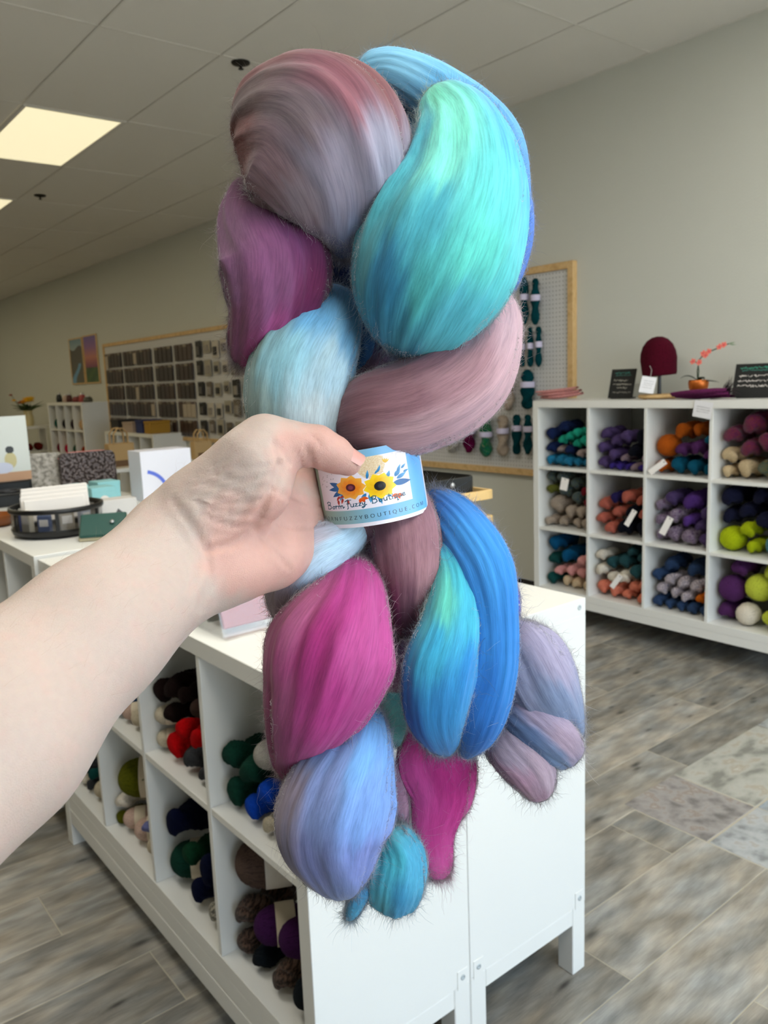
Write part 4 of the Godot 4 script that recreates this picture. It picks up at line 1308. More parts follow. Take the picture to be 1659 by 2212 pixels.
	for q in inside:
		var cx: float = ux + SIDE + q[0] * (CELL + THIN) + CELL * 0.5
		var cy: float = LEG + SIDE + q[1] * (CELL + THIN)
		for s in 2:
			single("yarn_ball", ball_mesh(s), yarn_material("far " + q[3], q[2]), "%s yarn ball in the far white shelf, %s row, %s" % [q[3], "upper" if q[2] != null and q[1] == 2 else "lower", "left one" if s == 0 else "right one"], "yarn", Vector3(cx - 0.075 + s * 0.15, cy + 0.075, CUZ - 0.12), Basis.from_scale(Vector3(0.07, 0.075, 0.08)), "yarn in the far shelf")
	# vase of flowers on the low shelf
	var v0 := on_x(64, 921, -13.1)
	var vt := LEG + 2 * CELL + THIN + 2 * SIDE
	var vase := thing("flower_vase", "cream vase of yellow flowers and green leaves at the far left", "vase", Vector3(-13.1, vt, v0.z))
	part("vase", lathe([Vector2(0.0, 0.0), Vector2(0.06, 0.0), Vector2(0.075, 0.06), Vector2(0.07, 0.14), Vector2(0.055, 0.20), Vector2(0.075, 0.235), Vector2(0.06, 0.235), Vector2(0.0, 0.2)], 20), mat("vase_cream", Color(0.80, 0.74, 0.55), 0.4), vase)
	for i in 34:
		var a := rng.randf() * TAU
		var l := rng.randf_range(0.12, 0.3)
		var d := Vector3(cos(a) * 0.9, rng.randf_range(0.1, 0.7), sin(a)).normalized()
		part("leaf", tube([Vector3(0, 0.21, 0), Vector3(0, 0.24, 0) + d * l * 0.5, Vector3(0, 0.22, 0) + d * l], [0.006, 0.028, 0.003], 6, 0.3), mat("bouquet_leaf%d" % (i % 2), [Color(0.16, 0.24, 0.08), Color(0.24, 0.32, 0.14)][i % 2], 0.6), vase)
	for q in [[0.0, 0.40, -0.02, 0.095, Color(0.90, 0.68, 0.04)], [0.02, 0.37, 0.06, 0.06, Color(0.80, 0.52, 0.04)], [-0.02, 0.42, -0.07, 0.06, Color(0.88, 0.70, 0.06)], [0.0, 0.36, 0.10, 0.045, Color(0.62, 0.30, 0.08)], [0.02, 0.40, 0.19, 0.035, Color(0.62, 0.16, 0.10)], [0.0, 0.48, 0.22, 0.03, Color(0.58, 0.16, 0.12)]]:
		var fl := part("blossom", lathe([Vector2(0.0, -0.4), Vector2(0.5, -0.3), Vector2(0.6, 0.1), Vector2(0.3, 0.4), Vector2(0.0, 0.45)], 12), mat("blossom_%.2f" % q[1], q[4], 0.7), vase, Vector3(q[0], q[1], q[2]), Basis.from_scale(Vector3(q[3], q[3], q[3])))
		for k in 14:
			var a := TAU * k / 14.0
			var dir := Vector3(cos(a), 0.35 * sin(k * 2.4), sin(a)).normalized()
			part("petal", tube([Vector3.ZERO, dir * 0.6, dir * 1.0], [0.1, 0.25, 0.06], 6, 0.4), fl.material_override, fl)
		part("flower_stem", tube([Vector3(0, 0.15, 0), Vector3(q[0], q[1], q[2])], [0.004, 0.003], 5), mats["bouquet_leaf0"], vase)
	# folded goods in the low shelf
	for q in [[0, Color(0.42, 0.12, 0.08), "rust red"], [1, Color(0.50, 0.20, 0.12), "terracotta"]]:
		for s in 2:
			var zc: float = -2.65 - SIDE - CELL * 0.5 - (2 - q[0]) * (CELL + THIN)
			single("yarn_hank", hank_mesh(s), yarn_material("low " + q[2], q[1]), "%s hank in the low far shelf under the vase, %s one" % [q[2], "left" if s == 0 else "right"], "yarn", Vector3(-13.03, LEG + SIDE + CELL + THIN + 0.06, zc + 0.08 - s * 0.15), Basis(Vector3.UP, PI / 2) * Basis.from_scale(Vector3(0.06, 0.06, 0.13)), "yarn in the low far shelf")
	# a low bench under the long pegboard with boxed goods and canvas bags
	var w4 := 4 * CELL + 3 * THIN + 2 * SIDE
	shelf_unit("wall_shelf", "low white cube shelf under the long far pegboard", Vector3(-9.95, 0, CUZ), 0, 4, 2)
	var goods := [[-9.7, 0.25, 0.14, Color(0.12, 0.11, 0.12), "black"], [-9.3, 0.3, 0.12, Color(0.66, 0.58, 0.52), "cream"], [-8.95, 0.2, 0.15, Color(0.08, 0.14, 0.36), "dark blue"], [-8.72, 0.16, 0.14, Color(0.62, 0.46, 0.08), "mustard"]]
	for q in goods:
		var t := thing("storage_box", "%s storage box on the low shelf under the far pegboard" % q[4], "box", Vector3(q[0], vt, CUZ - 0.16))
		part("box_body", cbox(q[1], q[2] * 0.8, 0.24, 0.004), mat("goods_" + q[4], q[3], 0.6), t, Vector3(0, q[2] * 0.4, 0))
		part("box_lid", cbox(q[1] + 0.01, q[2] * 0.2, 0.25, 0.004), mats["goods_" + q[4]], t, Vector3(0, q[2] * 0.9, 0))


# ---------------------------------------------------------------- things on the islands

# a rounded rectangle prism: outline in x/z, height along y from 0
func round_box(w: float, d: float, h: float, r: float, wall := 0.0) -> ArrayMesh:
	var key := "rbox %.3f %.3f %.3f %.3f %.3f" % [w, d, h, r, wall]
	if mesh_store.has(key):
		return mesh_store[key]
	var prof := []
	if wall > 0.0:
		prof = [[0.0, -1.0], [0.0, -0.004], [0.003, 0.0], [h - 0.002, 0.0], [h, -0.002], [h, -wall], [0.006, -wall - 0.001], [0.006, -1.0]]
	else:
		prof = [[0.0, -1.0], [0.0, -0.003], [0.003, 0.0], [h - 0.003, 0.0], [h, -0.003], [h, -1.0]]
	var pts := PackedVector3Array()
	var n := 40
	for p in prof:
		for j in n + 1:
			var a := TAU * (j % n) / n
			var c := Vector2(cos(a), sin(a))
			var inner := Vector2(w * 0.5 - r, d * 0.5 - r)
			var corner := Vector2(signf(c.x) if absf(c.x) > 0.001 else 0.0, signf(c.y) if absf(c.y) > 0.001 else 0.0) * inner
			var q: Vector2 = corner + c * maxf(r + p[1], 0.001)
			if p[1] <= -1.0:
				q = Vector2.ZERO
			pts.append(Vector3(q.x, p[0], q.y))
	mesh_store[key] = grid_mesh(pts, prof.size() - 1, n)
	return mesh_store[key]

# a bent strip standing on edge: rectangular section, y is its height
func strap(path: Array, h: float, th: float) -> ArrayMesh:
	var pts := PackedVector3Array()
	for i in path.size():
		var t: Vector3 = path[mini(i + 1, path.size() - 1)] - path[maxi(i - 1, 0)]
		var n := Vector3(-t.z, 0, t.x).normalized()
		var c: Vector3 = path[i]
		var e := 0.0015
		for q in [[-1, -1, 0, e], [-1, 1, 0, -e], [-1, 1, e, 0], [1, 1, -e, 0], [1, 1, 0, -e], [1, -1, 0, e], [1, -1, -e, 0], [-1, -1, e, 0], [-1, -1, 0, e]]:
			pts.append(c + n * (q[0] * th * 0.5 + q[2]) + Vector3(0, q[1] * h * 0.5 + q[3], 0))
	return grid_mesh(pts, path.size() - 1, 8)

func clear_plastic(key: String, c: Color) -> StandardMaterial3D:
	if not mats.has(key):
		var m := StandardMaterial3D.new()
		m.resource_name = key
		m.transparency = BaseMaterial3D.TRANSPARENCY_ALPHA
		m.albedo_color = c
		m.roughness = 0.05
		mats[key] = m
	return mats[key]

func build_counter_things() -> void:
	var top1 := LEG + 2 * CELL + THIN + 2 * SIDE
	var top2 := top1 + 0.01
	# round black caddy
	var cad := thing("round_caddy", "round black caddy with smoky clear side holding packets, on the island", "caddy", Vector3(-2.95, top2, -0.86))
	part("base", lathe([Vector2(0.0, 0.0), Vector2(0.13, 0.0), Vector2(0.15, 0.012), Vector2(0.155, 0.03), Vector2(0.15, 0.03), Vector2(0.14, 0.012), Vector2(0.0, 0.01)], 40), mats["black_plastic"], cad)
	part("rim", lathe([Vector2(0.150, 0.088), Vector2(0.158, 0.088), Vector2(0.160, 0.095), Vector2(0.158, 0.104), Vector2(0.150, 0.104), Vector2(0.150, 0.088)], 40), mats["black_plastic"], cad)
	part("clear_wall", lathe([Vector2(0.153, 0.03), Vector2(0.154, 0.09)], 40), clear_plastic("smoky_plastic", Color(0.12, 0.12, 0.14, 0.35)), cad)
	for i in 6:
		var a := TAU * i / 6.0 + 0.3
		part("rib", cbox(0.012, 0.064, 0.004, 0.001), mats["black_plastic"], cad, Vector3(cos(a) * 0.154, 0.06, sin(a) * 0.154), Basis(Vector3.UP, PI / 2 - a))
	var fills := [[0.06, 0.075, Color(0.25, 0.32, 0.58), "blue"], [0.05, 0.085, Color(0.78, 0.75, 0.68), "cream"], [0.045, 0.07, Color(0.34, 0.40, 0.55), "slate blue"], [0.05, 0.08, Color(0.66, 0.62, 0.56), "beige"], [0.05, 0.08, Color(0.70, 0.72, 0.78), "pale grey"]]
	for i in fills.size():
		var a := 1.9 - i * 0.62
		var q: Array = fills[i]
		var t := thing("small_packet", "small %s packet standing inside the round black caddy" % q[3], "packet", cad.position + Vector3(cos(a) * 0.115, 0.012, sin(a) * 0.115), PI / 2 - a, "packets in the round caddy")
		part("packet_body", cbox(q[0], q[1], 0.02, 0.003), mat("caddy_" + q[3], q[2], 0.5), t, Vector3(0, q[1] * 0.5, 0))
		part("packet_label", cbox(q[0] * 0.7, q[1] * 0.35, 0.0212, 0.001), mats["paper"], t, Vector3(0, q[1] * 0.62, 0))
	var wl := ["rearmost", "second", "third", "foremost"]
	for i in 4:
		var t := thing("white_pouch", "long white pouch sticking out of the round caddy, %s of four" % wl[i], "pouch", cad.position + Vector3(cos(0.32), 0.0, sin(0.32)) * (-0.055 + i * 0.036) + Vector3(0, 0.04 - i * 0.004, 0), PI / 2 - 0.32, "white pouches in the caddy")
		t.rotation.z = 0.03
		var len := 0.225 if i < 3 else 0.2
		part("pouch", cbox(len, 0.115 - i * 0.012, 0.016, 0.004), mats["paper"], t, Vector3(0, 0.065, 0), Basis(Vector3.RIGHT, -0.2))
		part("pouch_label", cbox(0.03, 0.03, 0.0175, 0.001), mat("tiny_print", Color(0.45, 0.45, 0.5), 0.7), t, Vector3(-0.05, 0.05, 0.0), Basis(Vector3.RIGHT, -0.2))
	# green flat case leaning on the caddy
	var gc := thing("flat_case", "dark green flat case with cream edge leaning on the round caddy", "case", Vector3(-2.69, top2 + 0.004, -0.93), 1.1)
	part("case_shell", cbox(0.15, 0.012, 0.10, 0.004), mat("case_green", Color(0.10, 0.28, 0.25), 0.35), gc, Vector3(0, 0.044, 0), Basis(Vector3.RIGHT, 0.72))
	part("case_tray", cbox(0.156, 0.014, 0.106, 0.005), mat("case_cream", Color(0.72, 0.68, 0.56), 0.5), gc, Vector3(0, 0.034, -0.006), Basis(Vector3.RIGHT, 0.72))
	part("case_clip", lathe([Vector2(0.0, 0.0), Vector2(0.008, 0.0), Vector2(0.006, 0.003), Vector2(0.0, 0.004)], 10), mats["aluminium"], gc, Vector3(0.03, 0.055, 0.006), Basis(Vector3.RIGHT, 0.72))
	# three pale blue cubes
	var cubes := [[-3.52, -1.10, "left rear one of three", 0.1], [-3.36, -1.16, "front one of three", 0.0], [-3.55, -1.25, "right rear one of three", 0.05]]
	for q in cubes:
		var t := thing("gift_box", "pale aqua cube box with round white emblem, %s" % q[2], "box", Vector3(q[0], top2, q[1]), q[3], "aqua cube boxes")
		var am := mat("aqua_card", Color(0.55, 0.78, 0.80), 0.6)
		part("box_body", cbox(0.10, 0.086, 0.10, 0.002), am, t, Vector3(0, 0.043, 0))
		part("box_lid", cbox(0.102, 0.02, 0.102, 0.002), am, t, Vector3(0, 0.09, 0))
		part("emblem", lathe([Vector2(0.0, 0.0), Vector2(0.02, 0.0), Vector2(0.02, 0.0012), Vector2(0.0, 0.0012)], 20), mats["paper"], t, Vector3(0.0512, 0.046, 0), Basis(Vector3.BACK, -PI / 2))
		part("emblem", lathe([Vector2(0.0, 0.0), Vector2(0.02, 0.0), Vector2(0.02, 0.0012), Vector2(0.0, 0.0012)], 20), mats["paper"], t, Vector3(0, 0.046, 0.0512), Basis(Vector3.RIGHT, PI / 2))
	# tall white box with a blue arc
	var wb := thing("white_box", "tall white carton with a blue arc printed on its front", "box", Vector3(-3.50, top2, -1.495))
	part("carton", cbox(0.14, 0.222, 0.24, 0.0015), mat("carton_white", Color(0.90, 0.90, 0.94), 0.45), wb, Vector3(0, 0.111, 0))
	var arc := begin()
	for i in 18:
		var a0 := 0.12 + i / 18.0 * 1.25
		var a1 := 0.12 + (i + 1) / 18.0 * 1.25
		var c := Vector3(0.0708, 0.02, 0.115)
		var p := func(a: float, r: float) -> Vector3: return c + Vector3(0, sin(a) * r, -cos(a) * r)
		quad(arc, p.call(a0, 0.105), p.call(a0, 0.121), p.call(a1, 0.121), p.call(a1, 0.105), Vector3.RIGHT)
	part("blue_arc", arc.commit(), mat("arc_blue", Color(0.36, 0.45, 0.85), 0.5), wb)
	part("flap_seam", cbox(0.13, 0.001, 0.002, 0.0), mats["carton_white"], wb, Vector3(0, 0.2225, 0.0))
	# low pale box in front of it
	var gb := thing("pale_box", "small pale grey carton with dark triangle in front of the white carton", "box", Vector3(-3.02, top2, -1.09), 0.0)
	part("carton", cbox(0.09, 0.088, 0.15, 0.0015), mat("carton_pale", Color(0.80, 0.79, 0.78), 0.5), gb, Vector3(0, 0.044, 0))
	var tr := begin()
	tri(tr, Vector3(0.0458, 0.006, 0.03), Vector3(0.0458, 0.055, 0.0), Vector3(0.0458, 0.006, -0.05), Vector3.RIGHT)
	part("dark_triangle", tr.commit(), mat("carton_dark", Color(0.28, 0.28, 0.29), 0.5), gb)
	# pouches further back
	var knit := StandardMaterial3D.new()
	knit.resource_name = "speckled_knit"
	knit.albedo_texture = noise_tex(256, 0.09, [[0.0, Color(0.10, 0.08, 0.08)], [0.45, Color(0.22, 0.18, 0.17)], [0.6, Color(0.62, 0.58, 0.58)], [0.75, Color(0.26, 0.24, 0.26)], [1.0, Color(0.7, 0.68, 0.7)]], 51, 2)
	knit.uv1_triplanar = true
	knit.uv1_scale = Vector3(2.2, 2.2, 2.2)
	knit.roughness = 0.9
	var kp := thing("zip_pouch", "speckled black and grey pouch with pink edge standing on the island", "pouch", Vector3(-4.16, top1, -1.38), PI / 2 - 0.1)
	part("pouch_body", round_box(0.27, 0.2, 0.06, 0.03), knit, kp, Vector3(0, 0.1, 0.0), Basis(Vector3.RIGHT, PI / 2 - 0.06))
	var pk := []
	var pkr := []
	for i in 15:
		var u := i / 14.0
		pk.append(Vector3(-0.135 + 0.27 * u, 0.2 - 0.028 * pow(absf(u * 2.0 - 1.0), 6.0), 0.024))
		pkr.append(0.006)
	part("pink_piping", tube(pk, pkr, 8), mat("piping_pink", Color(0.80, 0.52, 0.50), 0.7), kp)
	var marble := StandardMaterial3D.new()
	marble.resource_name = "pale_cloth"
	marble.albedo_texture = noise_tex(256, 0.03, [[0.2, Color(0.55, 0.53, 0.50)], [0.5, Color(0.74, 0.72, 0.68)], [0.8, Color(0.84, 0.82, 0.80)]], 52, 4)
	marble.uv1_triplanar = true
	marble.uv1_scale = Vector3(4, 4, 4)
	marble.roughness = 0.8
	var mp := thing("zip_pouch", "pale mottled pouch left of the speckled pouch", "pouch", Vector3(-4.32, top1, -1.215), PI / 2 - 0.5)
	part("pouch_body", round_box(0.20, 0.2, 0.07, 0.025), marble, mp, Vector3(0, 0.1, 0.0), Basis(Vector3.RIGHT, PI / 2 - 0.06))
	part("zipper", cbox(0.16, 0.006, 0.012, 0.002), mats["aluminium"], mp, Vector3(0, 0.2, 0.03))
	# counter display at the left edge
	var im := Image.create(160, 160, false, Image.FORMAT_RGB8)
	im.fill(Color(0.86, 0.88, 0.86))
	im.fill_rect(Rect2i(0, 138, 160, 22), Color(0.78, 0.60, 0.46))
	for q in [[118, 108, 13, 20, Color(0.80, 0.76, 0.55)], [60, 118, 9, 14, Color(0.80, 0.72, 0.58)], [100, 126, 22, 14, Color(0.82, 0.84, 0.92)]]:
		for y in range(-q[3], q[3]):
			for x in range(-q[2], q[2]):
				if pow(float(x) / q[2], 2) + pow(float(y) / q[3], 2) < 1.0:
					im.set_pixel(clampi(q[0] + x, 0, 159), clampi(q[1] + y, 0, 159), q[4])
	for q in [[118, 82, 9], [60, 100, 7]]:
		for y in range(-q[2], q[2]):
			for x in range(-q[2], q[2]):
				if x * x + y * y < q[2] * q[2]:
					im.set_pixel(q[0] + x, q[1] + y, Color(0.10, 0.11, 0.11))
	var dp := thing("counter_display", "white upright counter display with small vases pictured, at the left edge", "display", Vector3(-4.16, top1, -0.94))
	card(0.34, 0.31, 0.014, printed("display_picture", ImageTexture.create_from_image(im), 0.35), mats["paper"], dp, "panel", Vector3(0, 0.245, 0), Basis(Vector3.UP, PI / 2))
	part("stand", cbox(0.10, 0.09, 0.30, 0.006), mats["black_plastic"], dp, Vector3(0, 0.045, 0))
	part("post", cbox(0.016, 0.36, 0.016, 0.003), mats["black_plastic"], dp, Vector3(-0.02, 0.18, -0.165))
	var td := thing("black_tray", "black box tray with two hollows below the counter display", "tray", Vector3(-3.92, top2, -0.88))
	part("tray_body", cbox(0.22, 0.055, 0.26, 0.006), mats["black_plastic"], td, Vector3(0, 0.0275, 0))
	for s in [-1, 1]:
		part("hollow_ring", lathe([Vector2(0.048, 0.0), Vector2(0.056, 0.0), Vector2(0.056, 0.008), Vector2(0.048, 0.008), Vector2(0.048, 0.0)], 24), mat("ring_grey", Color(0.18, 0.18, 0.19), 0.4), td, Vector3(0.0, 0.055, s * 0.062))
	var dish := thing("wooden_dish", "low amber wooden dish at the left edge beside the round caddy", "dish", Vector3(-3.30, top2, -0.735))
	part("dish_bowl", lathe([Vector2(0.0, 0.0), Vector2(0.045, 0.0), Vector2(0.075, 0.025), Vector2(0.082, 0.045), Vector2(0.076, 0.045), Vector2(0.066, 0.022), Vector2(0.0, 0.008)], 32), mat("amber_wood", Color(0.52, 0.28, 0.08), 0.35), dish)
	# clear stepped holder with leaflets on the near island
	var cp := clear_plastic("clear_acrylic", Color(0.93, 0.96, 0.97, 0.015))
	var bh := thing("leaflet_holder", "clear acrylic holder of coloured packets on the near island top", "holder", Vector3(-1.545, top1, -0.86))
	part("holder_base", cbox(0.25, 0.004, 0.29, 0.001), cp, bh, Vector3(0, 0.002, 0))
	for i in 4:
		part("holder_panel", cbox(0.004, 0.07 + 0.03 * i, 0.29, 0.001), cp, bh, Vector3(0.10 - i * 0.07, 0.035 + 0.015 * i, 0), Basis(Vector3.BACK, 0.28))
	for s in [-1, 1]:
		var sd := begin()
		quad(sd, Vector3(0.125, 0.004, s * 0.145), Vector3(0.105, 0.05, s * 0.145), Vector3(-0.125, 0.15, s * 0.145), Vector3(-0.125, 0.004, s * 0.145), Vector3(0, 0, s))
		quad(sd, Vector3(0.125, 0.004, s * 0.142), Vector3(0.105, 0.05, s * 0.142), Vector3(-0.125, 0.15, s * 0.142), Vector3(-0.125, 0.004, s * 0.142), Vector3(0, 0, -s))
		part("holder_side", sd.commit(), cp, bh)
	var inks := [["rust", Color(0.56, 0.20, 0.12)], ["ochre", Color(0.66, 0.48, 0.20)], ["dark green", Color(0.16, 0.24, 0.20)], ["cream", Color(0.82, 0.78, 0.68)], ["slate", Color(0.24, 0.28, 0.30)], ["tan", Color(0.60, 0.44, 0.28)]]
	for i in 6:
		var row := i / 2
		var t := thing("leaflet", "%s packet standing in the clear holder below the hand" % inks[i][0], "packet", bh.position + Vector3(0.065 - row * 0.07, 0.006, 0.07 if i % 2 == 0 else -0.065), 0.0, "packets in the clear holder")
		part("packet_card", cbox(0.010, 0.095 + 0.022 * row, 0.115, 0.002), mat("leaf_" + inks[i][0], inks[i][1], 0.4), t, Vector3(0, 0.05 + 0.011 * row, 0), Basis(Vector3.BACK, 0.28))
		part("packet_window", cbox(0.0112, 0.02, 0.06, 0.001), mats["cream_paper"], t, Vector3(0.001, 0.075 + 0.02 * row, 0.0), Basis(Vector3.BACK, 0.28))
	# stacked black bins with bent wooden handles
	var wd := mat("birch", Color(0.84, 0.70, 0.46), 0.5)
	for i in 4:
		var t := thing("black_bin", "black bin with birch handle behind the label band, %s" % ["lowest of the stack", "third from the top", "second from the top", "topmost of the stack"][i], "bin", Vector3(-1.562, top1 + i * 0.0655, -1.305), 0.0, "stacked black bins")
		part("bin_shell", round_box(0.28, 0.27, 0.064, 0.035, 0.005), mats["black_plastic"], t)
		var path := []
		for k in 25:
			var u := k / 24.0
			# along the front, round the far corner and back to the side
			var a := lerpf(-1.05, 2.35, u)
			var e := Vector2(clampf(cos(a) * 1.45, -1.0, 1.0), clampf(sin(a) * 1.45, -1.0, 1.0))
			var out := 1.0 + 0.10 * sin(u * PI)
			path.append(Vector3(e.x * 0.148 * out, 0.026 - 0.010 * sin(u * PI), -e.y * 0.142 * out))
		part("birch_handle", strap(path, 0.024, 0.006), wd, t)
		part("rivet", lathe([Vector2(0.007, 0.0), Vector2(0.006, 0.003), Vector2(0.0, 0.005)], 14), mats["aluminium"], t, Vector3(0.139, 0.048, -0.045), Basis(Vector3.BACK, -PI / 2))
	# table with paper bags further back
	var tb := thing("display_table", "plain pale table carrying kraft bags in front of the far pegboard", "table", Vector3(-6.5, 0, -2.78))
	part("table_top", cbox(0.5, 0.03, 1.1, 0.003), mats["white_melamine"], tb, Vector3(0, 0.81, 0))
	for sx in [-1, 1]:
		for sz in [-1, 1]:
			part("leg", cbox(0.04, 0.795, 0.04, 0.003), mats["white_melamine"], tb, Vector3(sx * 0.22, 0.3975, sz * 0.52))
	var kraft := mat("kraft_paper", Color(0.70, 0.58, 0.40), 0.8)
	for q in [[-2.42, "larger, at left"], [-3.14, "smaller, nearer the hand"]]:
		var k := 1.0 if q[0] > -3.0 else 0.8
		var t := thing("kraft_bag", "kraft paper bag with loop handles on the far table, %s" % q[1], "bag", Vector3(-6.45, 0.825, q[0]), PI / 2, "kraft bags")
		part("bag_body", cbox(0.21 * k, 0.19 * k, 0.10 * k, 0.004), kraft, t, Vector3(0, 0.095 * k, 0))
		for s in [-1, 1]:
			part("loop_handle", tube([Vector3(-0.06 * k, 0.18 * k, s * 0.045 * k), Vector3(-0.055 * k, 0.27 * k, s * 0.045 * k), Vector3(-0.02 * k, 0.31 * k, s * 0.045 * k), Vector3(0.02 * k, 0.31 * k, s * 0.045 * k), Vector3(0.055 * k, 0.27 * k, s * 0.045 * k), Vector3(0.06 * k, 0.18 * k, s * 0.045 * k)], [0.012, 0.012, 0.012, 0.012, 0.012, 0.012], 8, 0.5), kraft, t)
		part("bag_gusset", cbox(0.13 * k, 0.05, 0.101 * k, 0.002), mat("kraft_dark", Color(0.40, 0.30, 0.20), 0.8), t, Vector3(0, 0.03, 0.001))

# ---------------------------------------------------------------- the braid of dyed wool

# A roving strand: stations [px, py, depth, half width in px, thickness share], colour stops [u, v, sRGB 0..255 x3],
# where u runs along the strand and v across it (-1 .. 1).
func spline(list: Array, u: float, k: int) -> float:
	var n := list.size() - 1
	var s := clampf(u, 0.0, 1.0) * n
	var i := mini(int(s), n - 1)
	var t := s - i
	var p1: float = list[i][k]
	var p2: float = list[i + 1][k]
	var p0: float = list[i - 1][k] if i > 0 else 2.0 * p1 - p2
	var p3: float = list[i + 2][k] if i + 2 <= n else 2.0 * p2 - p1
	return 0.5 * (2.0 * p1 + (p2 - p0) * t + (2.0 * p0 - 5.0 * p1 + 4.0 * p2 - p3) * t * t + (3.0 * p1 - p0 - 3.0 * p2 + p3) * t * t * t)

var fuzz_v := PackedVector3Array()
var fuzz_n := PackedVector3Array()
var fuzz_c := PackedColorArray()
var fuzz_i := PackedInt32Array()

func fibre(p: Vector3, dir: Vector3, bend: Vector3, len: float, rad: float, c: Color, segs: int) -> void:
	var side := dir.cross(cam_fwd).normalized()
	if side.length() < 0.5:
		side = cam_right
	var other := side.cross(dir).normalized()
	var base := fuzz_v.size()
	var at := p
	var d := dir
	var w1 := rng.randf_range(-1.0, 1.0)
	for i in segs + 1:
		var r := rad * (1.0 - 0.75 * i / segs)
		for k in 3:
			var a := TAU * k / 3.0
			var o := side * cos(a) + other * sin(a)
			fuzz_v.append(at + o * r)
			fuzz_n.append(o)
			fuzz_c.append(c)
		d = (d + bend * (1.0 / segs) + side * w1 * 0.5 * sin(i * 1.7) + Vector3(rng.randf_range(-0.5, 0.5), rng.randf_range(-0.5, 0.5), rng.randf_range(-0.5, 0.5))).normalized()
		at += d * (len / segs)
	for i in segs:
		for k in 3:
			var a := base + i * 3 + k
			var b := base + i * 3 + (k + 1) % 3
			fuzz_i.append_array(PackedInt32Array([a, b, a + 3, b, b + 3, a + 3]))

func dye(r: float, g: float, b: float) -> Color:
	var c := Color(r / 255.0, g / 255.0, b / 255.0).srgb_to_linear()
	var y := c.r * 0.3 + c.g * 0.5 + c.b * 0.2
	return c.lerp(Color(y, y, y), 0.12) * 0.8

